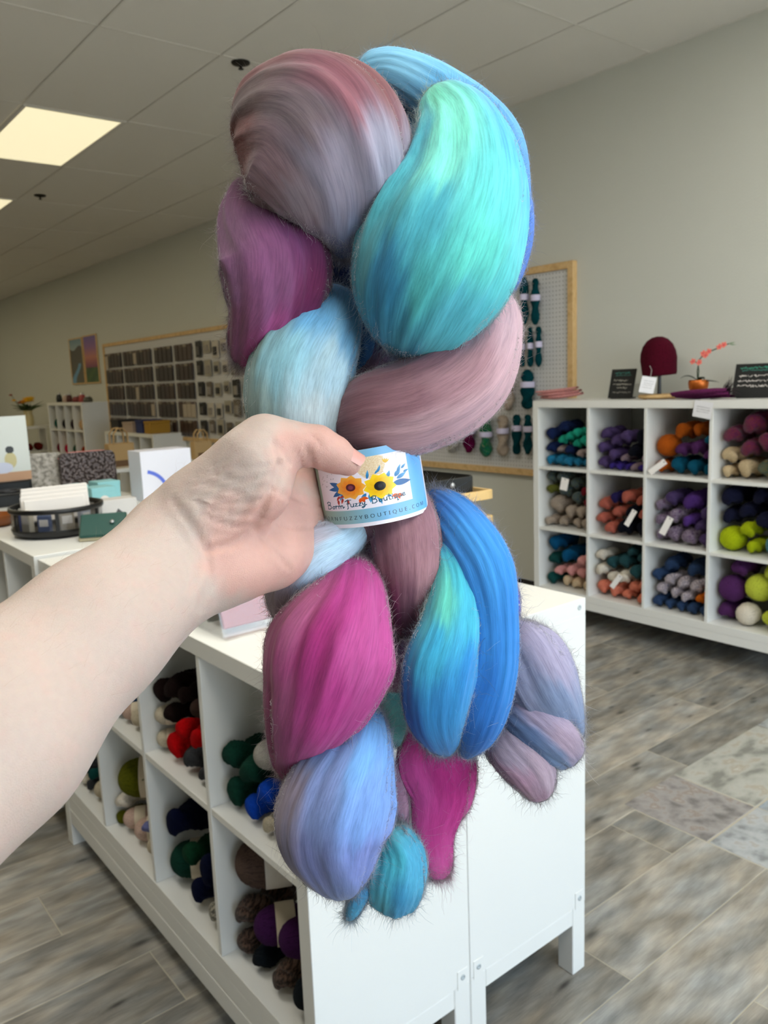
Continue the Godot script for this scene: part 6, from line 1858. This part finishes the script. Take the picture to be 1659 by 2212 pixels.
func band_print() -> ImageTexture:
	var w := 960
	var h := 600
	var im := Image.create(w, h, false, Image.FORMAT_RGB8)
	var left := Color(0.62, 0.74, 0.67)
	var right := Color(0.42, 0.70, 0.96)
	for x in w:
		var c := left.lerp(right, smoothstep(0.05, 0.85, float(x) / w))
		im.fill_rect(Rect2i(x, 0, 1, h), c)
	# white margins of the sheet and the white panel
	im.fill_rect(Rect2i(0, 0, 22, h), Color(0.93, 0.91, 0.93))
	im.fill_rect(Rect2i(22, 0, 3, h), Color(0.35, 0.35, 0.36))
	im.fill_rect(Rect2i(w - 66, 0, 66, h), Color(0.93, 0.92, 0.96))
	im.fill_rect(Rect2i(0, h - 30, w, 30), Color(0.93, 0.92, 0.96))
	im.fill_rect(Rect2i(120, 60, 620, 400), Color(0.93, 0.91, 0.96))
	# a sandy watercolour blot and specks
	var n := FastNoiseLite.new()
	n.seed = 4
	n.frequency = 0.02
	for y in range(60, 250):
		for x in range(400, 600):
			var e := Vector2((x - 500) / 88.0, (y - 130) / 105.0).length() + n.get_noise_2d(x, y) * 0.25
			if e < 1.0:
				im.set_pixel(x, y, Color(0.86, 0.76, 0.60).lerp(Color(0.92, 0.86, 0.76), n.get_noise_2d(x * 3.0, y * 3.0) + 0.4))
	var r := RandomNumberGenerator.new()
	r.seed = 12
	for i in 22:
		im.fill_rect(Rect2i(140 + r.randi_range(0, 130), 150 + r.randi_range(0, 110), r.randi_range(2, 7), r.randi_range(2, 6)), Color(0.35, 0.35, 0.42))
	# leaves
	var blue := Color(0.10, 0.42, 0.66)
	var pale := Color(0.35, 0.66, 0.86)
	for q in [[300, 270, 3.6, 90, 20], [300, 280, 3.05, 95, 18], [305, 300, 2.6, 88, 18], [320, 310, 2.15, 80, 15], [640, 250, -0.9, 70, 16], [650, 270, -0.45, 80, 15], [620, 300, 0.05, 130, 24], [590, 250, -1.2, 60, 12], [660, 220, -1.1, 62, 10], [690, 200, -0.7, 46, 9], [700, 230, -0.25, 44, 9], [470, 230, -1.4, 70, 9], [520, 200, -0.8, 60, 8], [540, 190, -1.2, 56, 8], [480, 340, 1.7, 80, 16], [520, 350, 1.4, 96, 14], [450, 340, 2.2, 70, 12], [560, 350, 0.9, 70, 11]]:
		petal(im, Vector2(q[0], q[1]), q[2], q[3], q[4], blue, pale if q[4] < 17 else Color(0.05, 0.34, 0.60))
	for q in [[250, 350, 2.2], [270, 370, 1.9], [285, 345, 2.6], [235, 380, 1.6], [300, 380, 1.5]]:
		petal(im, Vector2(q[0] + 30, q[1] - 10), q[2], 46, 8, Color(0.62, 0.10, 0.10), Color(0.80, 0.30, 0.16))
	for q in [[640, 390, 1.3], [640, 390, 0.6], [640, 390, 2.2], [640, 390, 2.9], [420, 370, 1.2], [420, 370, 2.0], [420, 370, 0.3]]:
		petal(im, Vector2(q[0], q[1]), q[2], 44, 12, Color(0.90, 0.44, 0.12), Color(0.86, 0.26, 0.10))
	for q in [[-1.9], [-1.5], [-1.1], [-0.7]]:
		petal(im, Vector2(592, 130), q[0], 40, 6, Color(0.86, 0.66, 0.12), Color(0.92, 0.76, 0.2))
	# two flowers
	for i in 9:
		petal(im, Vector2(362, 280), TAU * i / 9.0, 98, 46, Color(0.95, 0.48, 0.06), Color(0.98, 0.74, 0.30))
	for i in 9:
		petal(im, Vector2(540, 300), TAU * i / 9.0 + 0.2, 104, 48, Color(0.90, 0.66, 0.02), Color(1.0, 0.86, 0.16))
	for q in [[362, 280, 30, Color(0.36, 0.10, 0.16)], [362, 280, 16, Color(0.52, 0.24, 0.32)], [540, 300, 36, Color(0.06, 0.06, 0.08)], [540, 300, 14, Color(0.16, 0.16, 0.2)]]:
		for y in range(-q[2], q[2] + 1):
			for x in range(-q[2], q[2] + 1):
				if x * x + y * y < q[2] * q[2]:
					im.set_pixel(q[0] + x, q[1] + y, q[3])
	# Born Fuzzy Boutique, in a brush script
	var ink := Color(0.08, 0.32, 0.42)
	var sc := [
		[[4, 10], [4, 44]], [[0, 12], [10, 6], [20, 10], [18, 20], [6, 24], [20, 26], [22, 38], [12, 44], [2, 42]],
		[[36, 30], [29, 36], [32, 44], [40, 42], [41, 33], [36, 30], [44, 32]],
		[[47, 28], [47, 44], [47, 36], [53, 29], [57, 32]],
		[[61, 29], [61, 44], [61, 36], [67, 29], [71, 33], [71, 44], [71, 36], [77, 29], [81, 33], [81, 44], [88, 38]],
		[[104, 8], [104, 46], [100, 52]], [[94, 12], [104, 6], [120, 8]], [[100, 25], [114, 24]],
		[[116, 28], [116, 40], [121, 44], [127, 40], [128, 28], [128, 44]],
		[[134, 29], [143, 29], [134, 43], [144, 43]], [[149, 29], [158, 29], [149, 43], [159, 43]],
		[[163, 29], [165, 40], [172, 38], [174, 28], [172, 50], [164, 57], [160, 52], [180, 42]],
		[[204, 10], [204, 44]], [[200, 12], [210, 6], [220, 10], [218, 20], [206, 24], [220, 26], [222, 38], [212, 44], [202, 42]],
		[[236, 30], [229, 36], [232, 44], [240, 42], [241, 33], [236, 30], [245, 32]],
		[[249, 28], [249, 40], [254, 44], [260, 40], [261, 28], [261, 44]],
		[[271, 14], [271, 42], [277, 44]], [[265, 26], [279, 25]], [[284, 29], [284, 44]], [[284, 20], [285, 22]],
		[[302, 30], [294, 31], [292, 40], [298, 44], [303, 38], [303, 29], [303, 58], [308, 54]],
		[[310, 28], [310, 40], [315, 44], [321, 40], [322, 28], [322, 44]],
		[[328, 37], [337, 35], [336, 29], [329, 30], [327, 38], [331, 44], [340, 41]]]
	for s in sc:
		var moved := []
		for p in s:
			moved.append([p[0], p[1] - p[0] * 0.06])
		stroke(im, moved, Vector2(165, 378), 1.55, 4.6, ink)
	draw_text(im, "B O R N F U Z Z Y B O U T I Q U E . C O M", 64, Vector2(100, 545), 730.0, Color(0.10, 0.16, 0.22))
	return ImageTexture.create_from_image(im)

func build_band(b: Node3D) -> void:
	var c := pix(800, 1046, 0.4485)
	var up := (cam_up * 0.985 - cam_right * 0.165 - cam_fwd * 0.20).normalized()
	var side := (cam_right - up * cam_right.dot(up)).normalized()
	var front := side.cross(up).normalized()
	var rx := 116.0 / FOCAL_PX * 0.455
	var rz := rx * 0.80
	var h := 165.0 / FOCAL_PX * 0.445
	var centre := c - front * (rz * 0.55) - b.position
	var n := 96
	for layer in 2:
		var pts := PackedVector3Array()
		var uvs := PackedVector2Array()
		var k := 1.0 if layer == 0 else 0.985
		# arc length along the ellipse sets u
		var arc := [0.0]
		var last := Vector2(rx, 0)
		for j in range(1, n + 1):
			var a := TAU * j / n
			var p := Vector2(cos(a) * rx, sin(a) * rz)
			arc.append(arc[-1] + p.distance_to(last))
			last = p
		for i in 9:
			var y := (i / 8.0 - 0.5) * h
			for j in n + 1:
				var a := TAU * j / n
				pts.append(centre + (side * cos(a) * rx + front * sin(a) * rz) * k + up * y)
				# the print starts at the left edge (a = PI) and runs to the right edge (a = 0) over the front
				uvs.append(Vector2(0.5 + (arc[n / 4] - arc[j]) / (arc[n / 2] * 1.02), 1.0 - i / 8.0))
		var mesh := grid_mesh(pts, 8, n, PackedColorArray(), uvs, layer == 1)
		var m: StandardMaterial3D
		if layer == 0:
			m = printed("band_print", band_print(), 0.28)
			m.texture_repeat = false
			part("paper_band", mesh, m, b).set_meta("label", "glossy printed paper band with flowers and lettering")
		else:
			part("band_lining", mesh, mats["paper"], b)

# ---------------------------------------------------------------- the person: forearm and hand

var bone_a := PackedVector3Array()
var bone_b := PackedVector3Array()
var bone_ra := PackedFloat32Array()
var bone_rb := PackedFloat32Array()
var bone_k := PackedFloat32Array()

func cam_point(px: float, py: float, d: float) -> Vector3:
	return Vector3((px - 829.5) / FOCAL_PX * d, -(py - 1106.0) / FOCAL_PX * d, -d)

func bone(a: Array, b: Array, k := 0.008) -> void:
	bone_a.append(cam_point(a[0], a[1], a[2]))
	bone_b.append(cam_point(b[0], b[1], b[2]))
	bone_ra.append(a[3])
	bone_rb.append(b[3])
	bone_k.append(k)

func body_field(p: Vector3, use: PackedInt32Array) -> float:
	var d := 1.0
	for i in use:
		var a := bone_a[i]
		var ab := bone_b[i] - a
		var t := clampf((p - a).dot(ab) / ab.length_squared(), 0.0, 1.0)
		var e := p.distance_to(a + ab * t) - lerpf(bone_ra[i], bone_rb[i], t)
		var k := bone_k[i]
		var h := maxf(k - absf(d - e), 0.0) / k
		d = minf(d, e) - h * h * h * k / 6.0
	return d

# surface nets over the blocks that the surface crosses; returns [vertices, triangles]
func body_surface(cell: float) -> Array:
	var lo := Vector3.ONE * 10.0
	var hi := -lo
	for i in bone_a.size():
		var m := maxf(bone_ra[i], bone_rb[i]) + 0.01
		lo = lo.min(bone_a[i] - Vector3.ONE * m).min(bone_b[i] - Vector3.ONE * m)
		hi = hi.max(bone_a[i] + Vector3.ONE * m).max(bone_b[i] + Vector3.ONE * m)
	var bs := 8
	var blk := cell * bs
	var nb := Vector3i(((hi - lo) / blk).ceil())
	var nx := nb.x * bs + 1
	var ny := nb.y * bs + 1
	var verts := PackedVector3Array()
	var at_cell := {}
	var edges := PackedInt32Array()
	var vals := PackedFloat32Array()
	vals.resize(729)
	for bz in nb.z:
		for by in nb.y:
			for bx in nb.x:
				var c := lo + (Vector3(bx, by, bz) + Vector3.ONE * 0.5) * blk
				var use := PackedInt32Array()
				var nearest := 1.0
				var ds := PackedFloat32Array()
				for i in bone_a.size():
					var ab := bone_b[i] - bone_a[i]
					var t := clampf((c - bone_a[i]).dot(ab) / ab.length_squared(), 0.0, 1.0)
					var e := c.distance_to(bone_a[i] + ab * t) - lerpf(bone_ra[i], bone_rb[i], t)
					ds.append(e)
					nearest = minf(nearest, e)
				var half := blk * 0.87
				if nearest > half + 0.006:
					continue
				for i in ds.size():
					if ds[i] < nearest + 2.0 * half + 0.014:
						use.append(i)
				if body_field(c, use) < -half - 0.002:
					continue
				var n := 0
				var any_in := false
				var any_out := false
				var org := lo + Vector3(bx, by, bz) * blk
				for z in 9:
					for y in 9:
						for x in 9:
							var f := body_field(org + Vector3(x, y, z) * cell, use)
							vals[n] = f
							n += 1
							if f < 0.0:
								any_in = true
							else:
								any_out = true
				if not (any_in and any_out):
					continue
				for z in 8:
					for y in 8:
						for x in 8:
							var o := x + y * 9 + z * 81
							var inside := 0
							for k in 8:
								if vals[o + (k & 1) + ((k >> 1) & 1) * 9 + ((k >> 2) & 1) * 81] < 0.0:
									inside += 1
							var gx := bx * bs + x
							var gy := by * bs + y
							var gz := bz * bs + z
							var f0 := vals[o]
							if inside > 0 and inside < 8:
								var sum := Vector3.ZERO
								var cnt := 0
								for e in [[0, 1], [2, 3], [4, 5], [6, 7], [0, 2], [1, 3], [4, 6], [5, 7], [0, 4], [1, 5], [2, 6], [3, 7]]:
									var p: int = e[0]
									var q: int = e[1]
									var fp := vals[o + (p & 1) + ((p >> 1) & 1) * 9 + ((p >> 2) & 1) * 81]
									var fq := vals[o + (q & 1) + ((q >> 1) & 1) * 9 + ((q >> 2) & 1) * 81]
									if (fp < 0.0) != (fq < 0.0):
										var t := fp / (fp - fq)
										sum += Vector3(p & 1, (p >> 1) & 1, (p >> 2) & 1).lerp(Vector3(q & 1, (q >> 1) & 1, (q >> 2) & 1), t)
										cnt += 1
								at_cell[gx + nx * (gy + ny * gz)] = verts.size()
								verts.append(org + (Vector3(x, y, z) + sum / cnt) * cell)
							var id := gx + nx * (gy + ny * gz)
							for ax in 3:
								var f1 := vals[o + [1, 9, 81][ax]]
								if (f0 < 0.0) != (f1 < 0.0):
									edges.append(id)
									edges.append(ax if f0 < 0.0 else ax + 3)
	var tris := PackedInt32Array()
	var step := [1, nx, nx * ny]
	for i in range(0, edges.size(), 2):
		var id := edges[i]
		var ax := edges[i + 1] % 3
		var s1: int = step[(ax + 1) % 3]
		var s2: int = step[(ax + 2) % 3]
		var a: int = at_cell.get(id, -1)
		var b: int = at_cell.get(id - s1, -1)
		var c: int = at_cell.get(id - s1 - s2, -1)
		var d: int = at_cell.get(id - s2, -1)
		if a < 0 or b < 0 or c < 0 or d < 0:
			continue
		if edges[i + 1] < 3:
			tris.append_array(PackedInt32Array([a, c, b, a, d, c]))
		else:
			tris.append_array(PackedInt32Array([a, b, c, a, c, d]))
	return [verts, tris]

func set_bones() -> void:
	# forearm: radius and ulna side by side, out of the frame to the elbow
	bone([-470, 1930, .262, .038], [-60, 1550, .318, .0332], 0.02)
	bone([-425, 1985, .262, .036], [-2, 1602, .318, .0322], 0.02)
	bone([-60, 1550, .318, .0332], [190, 1346, .362, .0265], 0.02)
	bone([-2, 1602, .318, .0322], [222, 1378, .362, .0255], 0.02)
	bone([190, 1346, .362, .0265], [372, 1158, .405, .0205], 0.02)
	bone([222, 1378, .362, .0255], [424, 1240, .405, .0195], 0.02)
	# wrist into the palm
	bone([372, 1158, .405, .0205], [452, 1105, .412, .021], 0.014)
	bone([424, 1240, .405, .0195], [500, 1215, .414, .0195], 0.014)
	bone([440, 1170, .412, .019], [585, 1120, .438, .0155], 0.012)
	# ball of the thumb
	bone([440, 1095, .408, .0215], [545, 1000, .405, .0185], 0.012)
	bone([455, 1120, .406, .0200], [560, 1062, .404, .0150], 0.012)
	bone([545, 1000, .405, .0170], [578, 958, .408, .0138], 0.010)
	bone([560, 1062, .404, .0140], [592, 1012, .408, .0110], 0.008)
	# thumb
	bone([572, 957, .408, .0136], [628, 958, .410, .0108], 0.008)
	bone([628, 958, .410, .0108], [684, 964, .413, .0106], 0.006)
	bone([684, 964, .413, .0104], [722, 982, .417, .0096], 0.005)
	bone([722, 982, .417, .0094], [752, 999, .420, .0072], 0.004)
	# heel of the palm on the little finger's side
	bone([482, 1222, .410, .0195], [585, 1200, .430, .0175], 0.012)
	bone([585, 1200, .430, .0170], [668, 1180, .462, .0125], 0.010)
	# palm to the four knuckles
	bone([560, 1120, .430, .0145], [662, 1000, .470, .0105], 0.012)
	bone([570, 1130, .432, .0145], [680, 1060, .476, .0110], 0.012)
	bone([580, 1150, .434, .0145], [682, 1122, .474, .0108], 0.012)
	bone([590, 1175, .434, .0140], [668, 1180, .466, .0105], 0.012)
	# fingers, closed round the back of the braid
	for f in [[662, 1000, .470, 735, 985, .502, 810, 990, .508, 862, 1000, .497, .0098], [680, 1060, .476, 752, 1045, .510, 832, 1045, .515, 888, 1050, .502, .0100], [682, 1122, .474, 752, 1105, .508, 828, 1100, .512, 880, 1100, .500, .0094], [668, 1180, .466, 730, 1160, .498, 790, 1150, .505, 835, 1146, .497, .0082]]:
		var r: float = f[12]
		bone([f[0], f[1], f[2], r * 1.08], [f[3], f[4], f[5], r], 0.005)
		bone([f[3], f[4], f[5], r], [f[6], f[7], f[8], r * 0.9], 0.004)
		bone([f[6], f[7], f[8], r * 0.9], [f[9], f[10], f[11], r * 0.74], 0.004)

# a flat chart of the palm: parallel lines onto the plane through the hand, in units of 0.235 mm
const PALM_DEPTH := 0.409

func palm_plane(v: Vector3) -> Vector2:
	return Vector2(v.x, -v.y) * (FOCAL_PX / PALM_DEPTH) + Vector2(829.5, 1106.0)

func seg_dist(p: Vector2, a: Vector2, b: Vector2) -> float:
	var ab := b - a
	var t := clampf((p - a).dot(ab) / ab.length_squared(), 0.0, 1.0)
	return p.distance_to(a + ab * t)

func build_person() -> void:
	set_bones()
	var cell := 0.0019
	var made := body_surface(cell)
	var verts: PackedVector3Array = made[0]
	var tris: PackedInt32Array = made[1]
	var base := pix(400, 1200, 0.405)
	var nor := PackedVector3Array()
	nor.resize(verts.size())
	for i in range(0, tris.size(), 3):
		var a := verts[tris[i]]
		var n := (verts[tris[i + 2]] - a).cross(verts[tris[i + 1]] - a)
		for k in 3:
			nor[tris[i + k]] += n
	# folds of skin: [half width m, depth m, points across the palm side]
	var folds := [
		[0.0014, 0.0016, [[615, 1008], [604, 1046], [582, 1090], [556, 1140], [520, 1172], [470, 1184]]],
		[0.0012, 0.0007, [[398, 1082], [440, 1130], [466, 1180], [476, 1240], [462, 1300]]],
		[0.0010, 0.0009, [[455, 1105], [490, 1125], [530, 1136], [552, 1136]]],
		[0.0010, 0.0008, [[448, 1085], [490, 1104], [530, 1112], [562, 1108]]],
		[0.0009, 0.0007, [[452, 1068], [500, 1086], [545, 1090], [574, 1080]]],
		[0.0009, 0.0005, [[462, 1050], [510, 1066], [556, 1066], [586, 1052]]],
		[0.0009, 0.0005, [[480, 1030], [530, 1042], [574, 1040], [598, 1026]]],
		[0.0008, 0.0005, [[520, 1012], [560, 1018], [600, 1008]]],
		[0.0010, 0.0010, [[600, 962], [606, 985], [612, 1004]]],
		[0.0009, 0.0008, [[612, 968], [620, 988], [628, 1002]]],
		[0.0011, 0.0010, [[664, 970], [672, 990], [676, 1006]]],
		[0.0008, 0.0005, [[648, 975], [652, 992], [654, 1004]]],
		[0.0009, 0.0006, [[676, 945], [690, 956], [700, 972]]],
		[0.0010, 0.0004, [[420, 1110], [446, 1150], [456, 1200], [448, 1260]]],
		[0.0009, 0.0006, [[560, 1150], [590, 1190], [620, 1230]]],
		[0.0009, 0.0006, [[600, 1060], [640, 1080], [680, 1092]]],
		[0.0009, 0.0006, [[574, 1120], [620, 1140], [668, 1140]]]]
	var n2 := FastNoiseLite.new()
	n2.seed = 8
	n2.frequency = 1.0
	n2.fractal_octaves = 3
	var cols := PackedColorArray()
	var pale := Color(0.710, 0.642, 0.606).srgb_to_linear()
	var rosy := Color(0.775, 0.605, 0.562).srgb_to_linear()
	for i in verts.size():
		var v := verts[i]
		var n := nor[i].normalized()
		nor[i] = n
		var p := palm_plane(v)
		var lift := 0.0
		if n.z > -0.1 and p.x > 380.0 and p.x < 790.0:
			var to_m := PALM_DEPTH / FOCAL_PX
			for f in folds:
				var pts: Array = f[2]
				var best := 1e9
				for k in pts.size() - 1:
					best = minf(best, seg_dist(p, Vector2(pts[k][0], pts[k][1]), Vector2(pts[k + 1][0], pts[k + 1][1])))
				var q: float = best * to_m / f[0]
				if q < 5.0:
					lift += f[1] * (-exp(-q * q * 0.5) + 0.32 * exp(-(q - 2.4) * (q - 2.4) * 0.6))
			# small creases over the ball of the thumb
			var pad := clampf(1.0 - Vector2((p.x - 510.0) / 110.0, (p.y - 1060.0) / 90.0).length(), 0.0, 1.0)
			lift += pad * 0.0014 * n2.get_noise_2d(p.x * 0.012 + p.y * 0.006, p.y * 0.085 - p.x * 0.02)
		verts[i] = v + n * lift
		# palm and thumb are pinker skin than the forearm, with a mottled border
		var blotch := 0.35 * n2.get_noise_3d(v.x * 45.0 + 7.0, v.y * 45.0, v.z * 45.0)
		var palm := 1.15 - Vector2((p.x - 610.0) / 150.0, (p.y - 1180.0) / 125.0).length() + blotch
		var thumb := 1.15 - Vector2((p.x - 720.0) / 120.0, (p.y - 985.0) / 90.0).length() + blotch
		var c := pale.lerp(rosy, clampf(maxf(palm, thumb) * 2.2, 0.0, 0.9))
		var mott := n2.get_noise_3d(v.x * 90.0, v.y * 90.0, v.z * 90.0)
		c = c.lerp(rosy, clampf(mott * 0.28, 0.0, 0.3))
		var g := 1.0 + 0.04 * n2.get_noise_3d(v.x * 260.0, v.y * 260.0, v.z * 260.0)
		cols.append(Color(c.r * g, c.g * g, c.b * g))
	# to the world
	var basis := Basis(cam_right, cam_up, -cam_fwd)
	var out := PackedVector3Array()
	out.resize(verts.size())
	nor.fill(Vector3.ZERO)
	for i in verts.size():
		out[i] = basis * verts[i] + EYE - base
	for i in range(0, tris.size(), 3):
		var a := out[tris[i]]
		var n := (out[tris[i + 2]] - a).cross(out[tris[i + 1]] - a)
		for k in 3:
			nor[tris[i + k]] += n
	for i in nor.size():
		nor[i] = nor[i].normalized()
	var arr := []
	arr.resize(Mesh.ARRAY_MAX)
	arr[Mesh.ARRAY_VERTEX] = out
	arr[Mesh.ARRAY_NORMAL] = nor
	arr[Mesh.ARRAY_COLOR] = cols
	arr[Mesh.ARRAY_INDEX] = tris
	var mesh := ArrayMesh.new()
	mesh.add_surface_from_arrays(Mesh.PRIMITIVE_TRIANGLES, arr)
	var skin := StandardMaterial3D.new()
	skin.resource_name = "skin"
	skin.vertex_color_use_as_albedo = true
	skin.roughness = 0.52
	skin.metallic_specular = 0.4
	skin.subsurf_scatter_enabled = true
	skin.subsurf_scatter_strength = 0.12
	skin.normal_enabled = true
	skin.normal_texture = noise_tex(512, 0.09, [], 61, 4, true)
	skin.normal_scale = 0.22
	skin.uv1_triplanar = true
	skin.uv1_scale = Vector3(22, 22, 22)
	var t := thing("person", "bare forearm and left hand reaching in from the left, gripping the braid", "person", base)
	part("arm", mesh, skin, t)
	# thumb nail: a curved plate on the back of the thumb's end
	var axis := (pix(764, 1004, .4215) - pix(722, 981, .417)).normalized()
	var out_dir := (cam_up * 0.80 + cam_right * 0.36 - cam_fwd * 0.42)
	out_dir = (out_dir - axis * out_dir.dot(axis)).normalized()
	var across := axis.cross(out_dir).normalized()
	var mid := pix(746, 995, .4193) - base
	var np := PackedVector3Array()
	for i in 11:
		var s := i / 10.0 - 0.5
		for j in 11:
			var w := j / 10.0 - 0.5
			var ang := w * 2.1
			var trim := 1.0 - 0.25 * pow(absf(w) * 2.0, 2.5) * (0.8 if s > 0.0 else 1.2)
			var rr := 0.0086 - 0.0014 * (s + 0.5)
			np.append(mid + axis * (s * 0.0155 * trim) + (out_dir * cos(ang) + across * sin(ang)) * rr)
	var nail := mat("nail", Color(0.80, 0.60, 0.56), 0.28)
	part("thumbnail", grid_mesh(np, 10, 10, PackedColorArray(), PackedVector2Array(), false, false), nail, t)
	# fine hairs along the forearm
	fuzz_v = PackedVector3Array()
	fuzz_n = PackedVector3Array()
	fuzz_c = PackedColorArray()
	fuzz_i = PackedInt32Array()
	var along := (pix(430, 1150, .405) - pix(0, 1560, .32)).normalized()
	var tries := 0
	var done := 0
	while done < 360 and tries < 60000:
		tries += 1
		var i := rng.randi_range(0, verts.size() - 1)
		var v := verts[i]
		var p := palm_plane(v)
		if p.x < -260.0 or p.x > 440.0 or nor[i].dot(-cam_fwd) < -0.2:
			continue
		# denser towards the thumb side
		var upper := clampf(1.0 - (p.y - (1275.0 - p.x * 0.56)) / 420.0, 0.05, 1.0)
		if rng.randf() > upper:
			continue
		done += 1
		var dir := (along * rng.randf_range(0.5, 1.0) + nor[i] * rng.randf_range(0.2, 0.4) + cam_up * rng.randf_range(-0.4, 0.25)).normalized()
		fibre(out[i], dir, -nor[i] * 0.5 + cam_up * rng.randf_range(-0.5, 0.2), rng.randf_range(0.005, 0.012), 0.00003, Color(0.40, 0.29, 0.19), 3)
	var ha := []
	ha.resize(Mesh.ARRAY_MAX)
	ha[Mesh.ARRAY_VERTEX] = fuzz_v
	ha[Mesh.ARRAY_NORMAL] = fuzz_n
	ha[Mesh.ARRAY_COLOR] = fuzz_c
	ha[Mesh.ARRAY_INDEX] = fuzz_i
	var hm := ArrayMesh.new()
	hm.add_surface_from_arrays(Mesh.PRIMITIVE_TRIANGLES, ha)
	part("arm_hair", hm, mats["fibre"], t).set_meta("kind", "stuff")
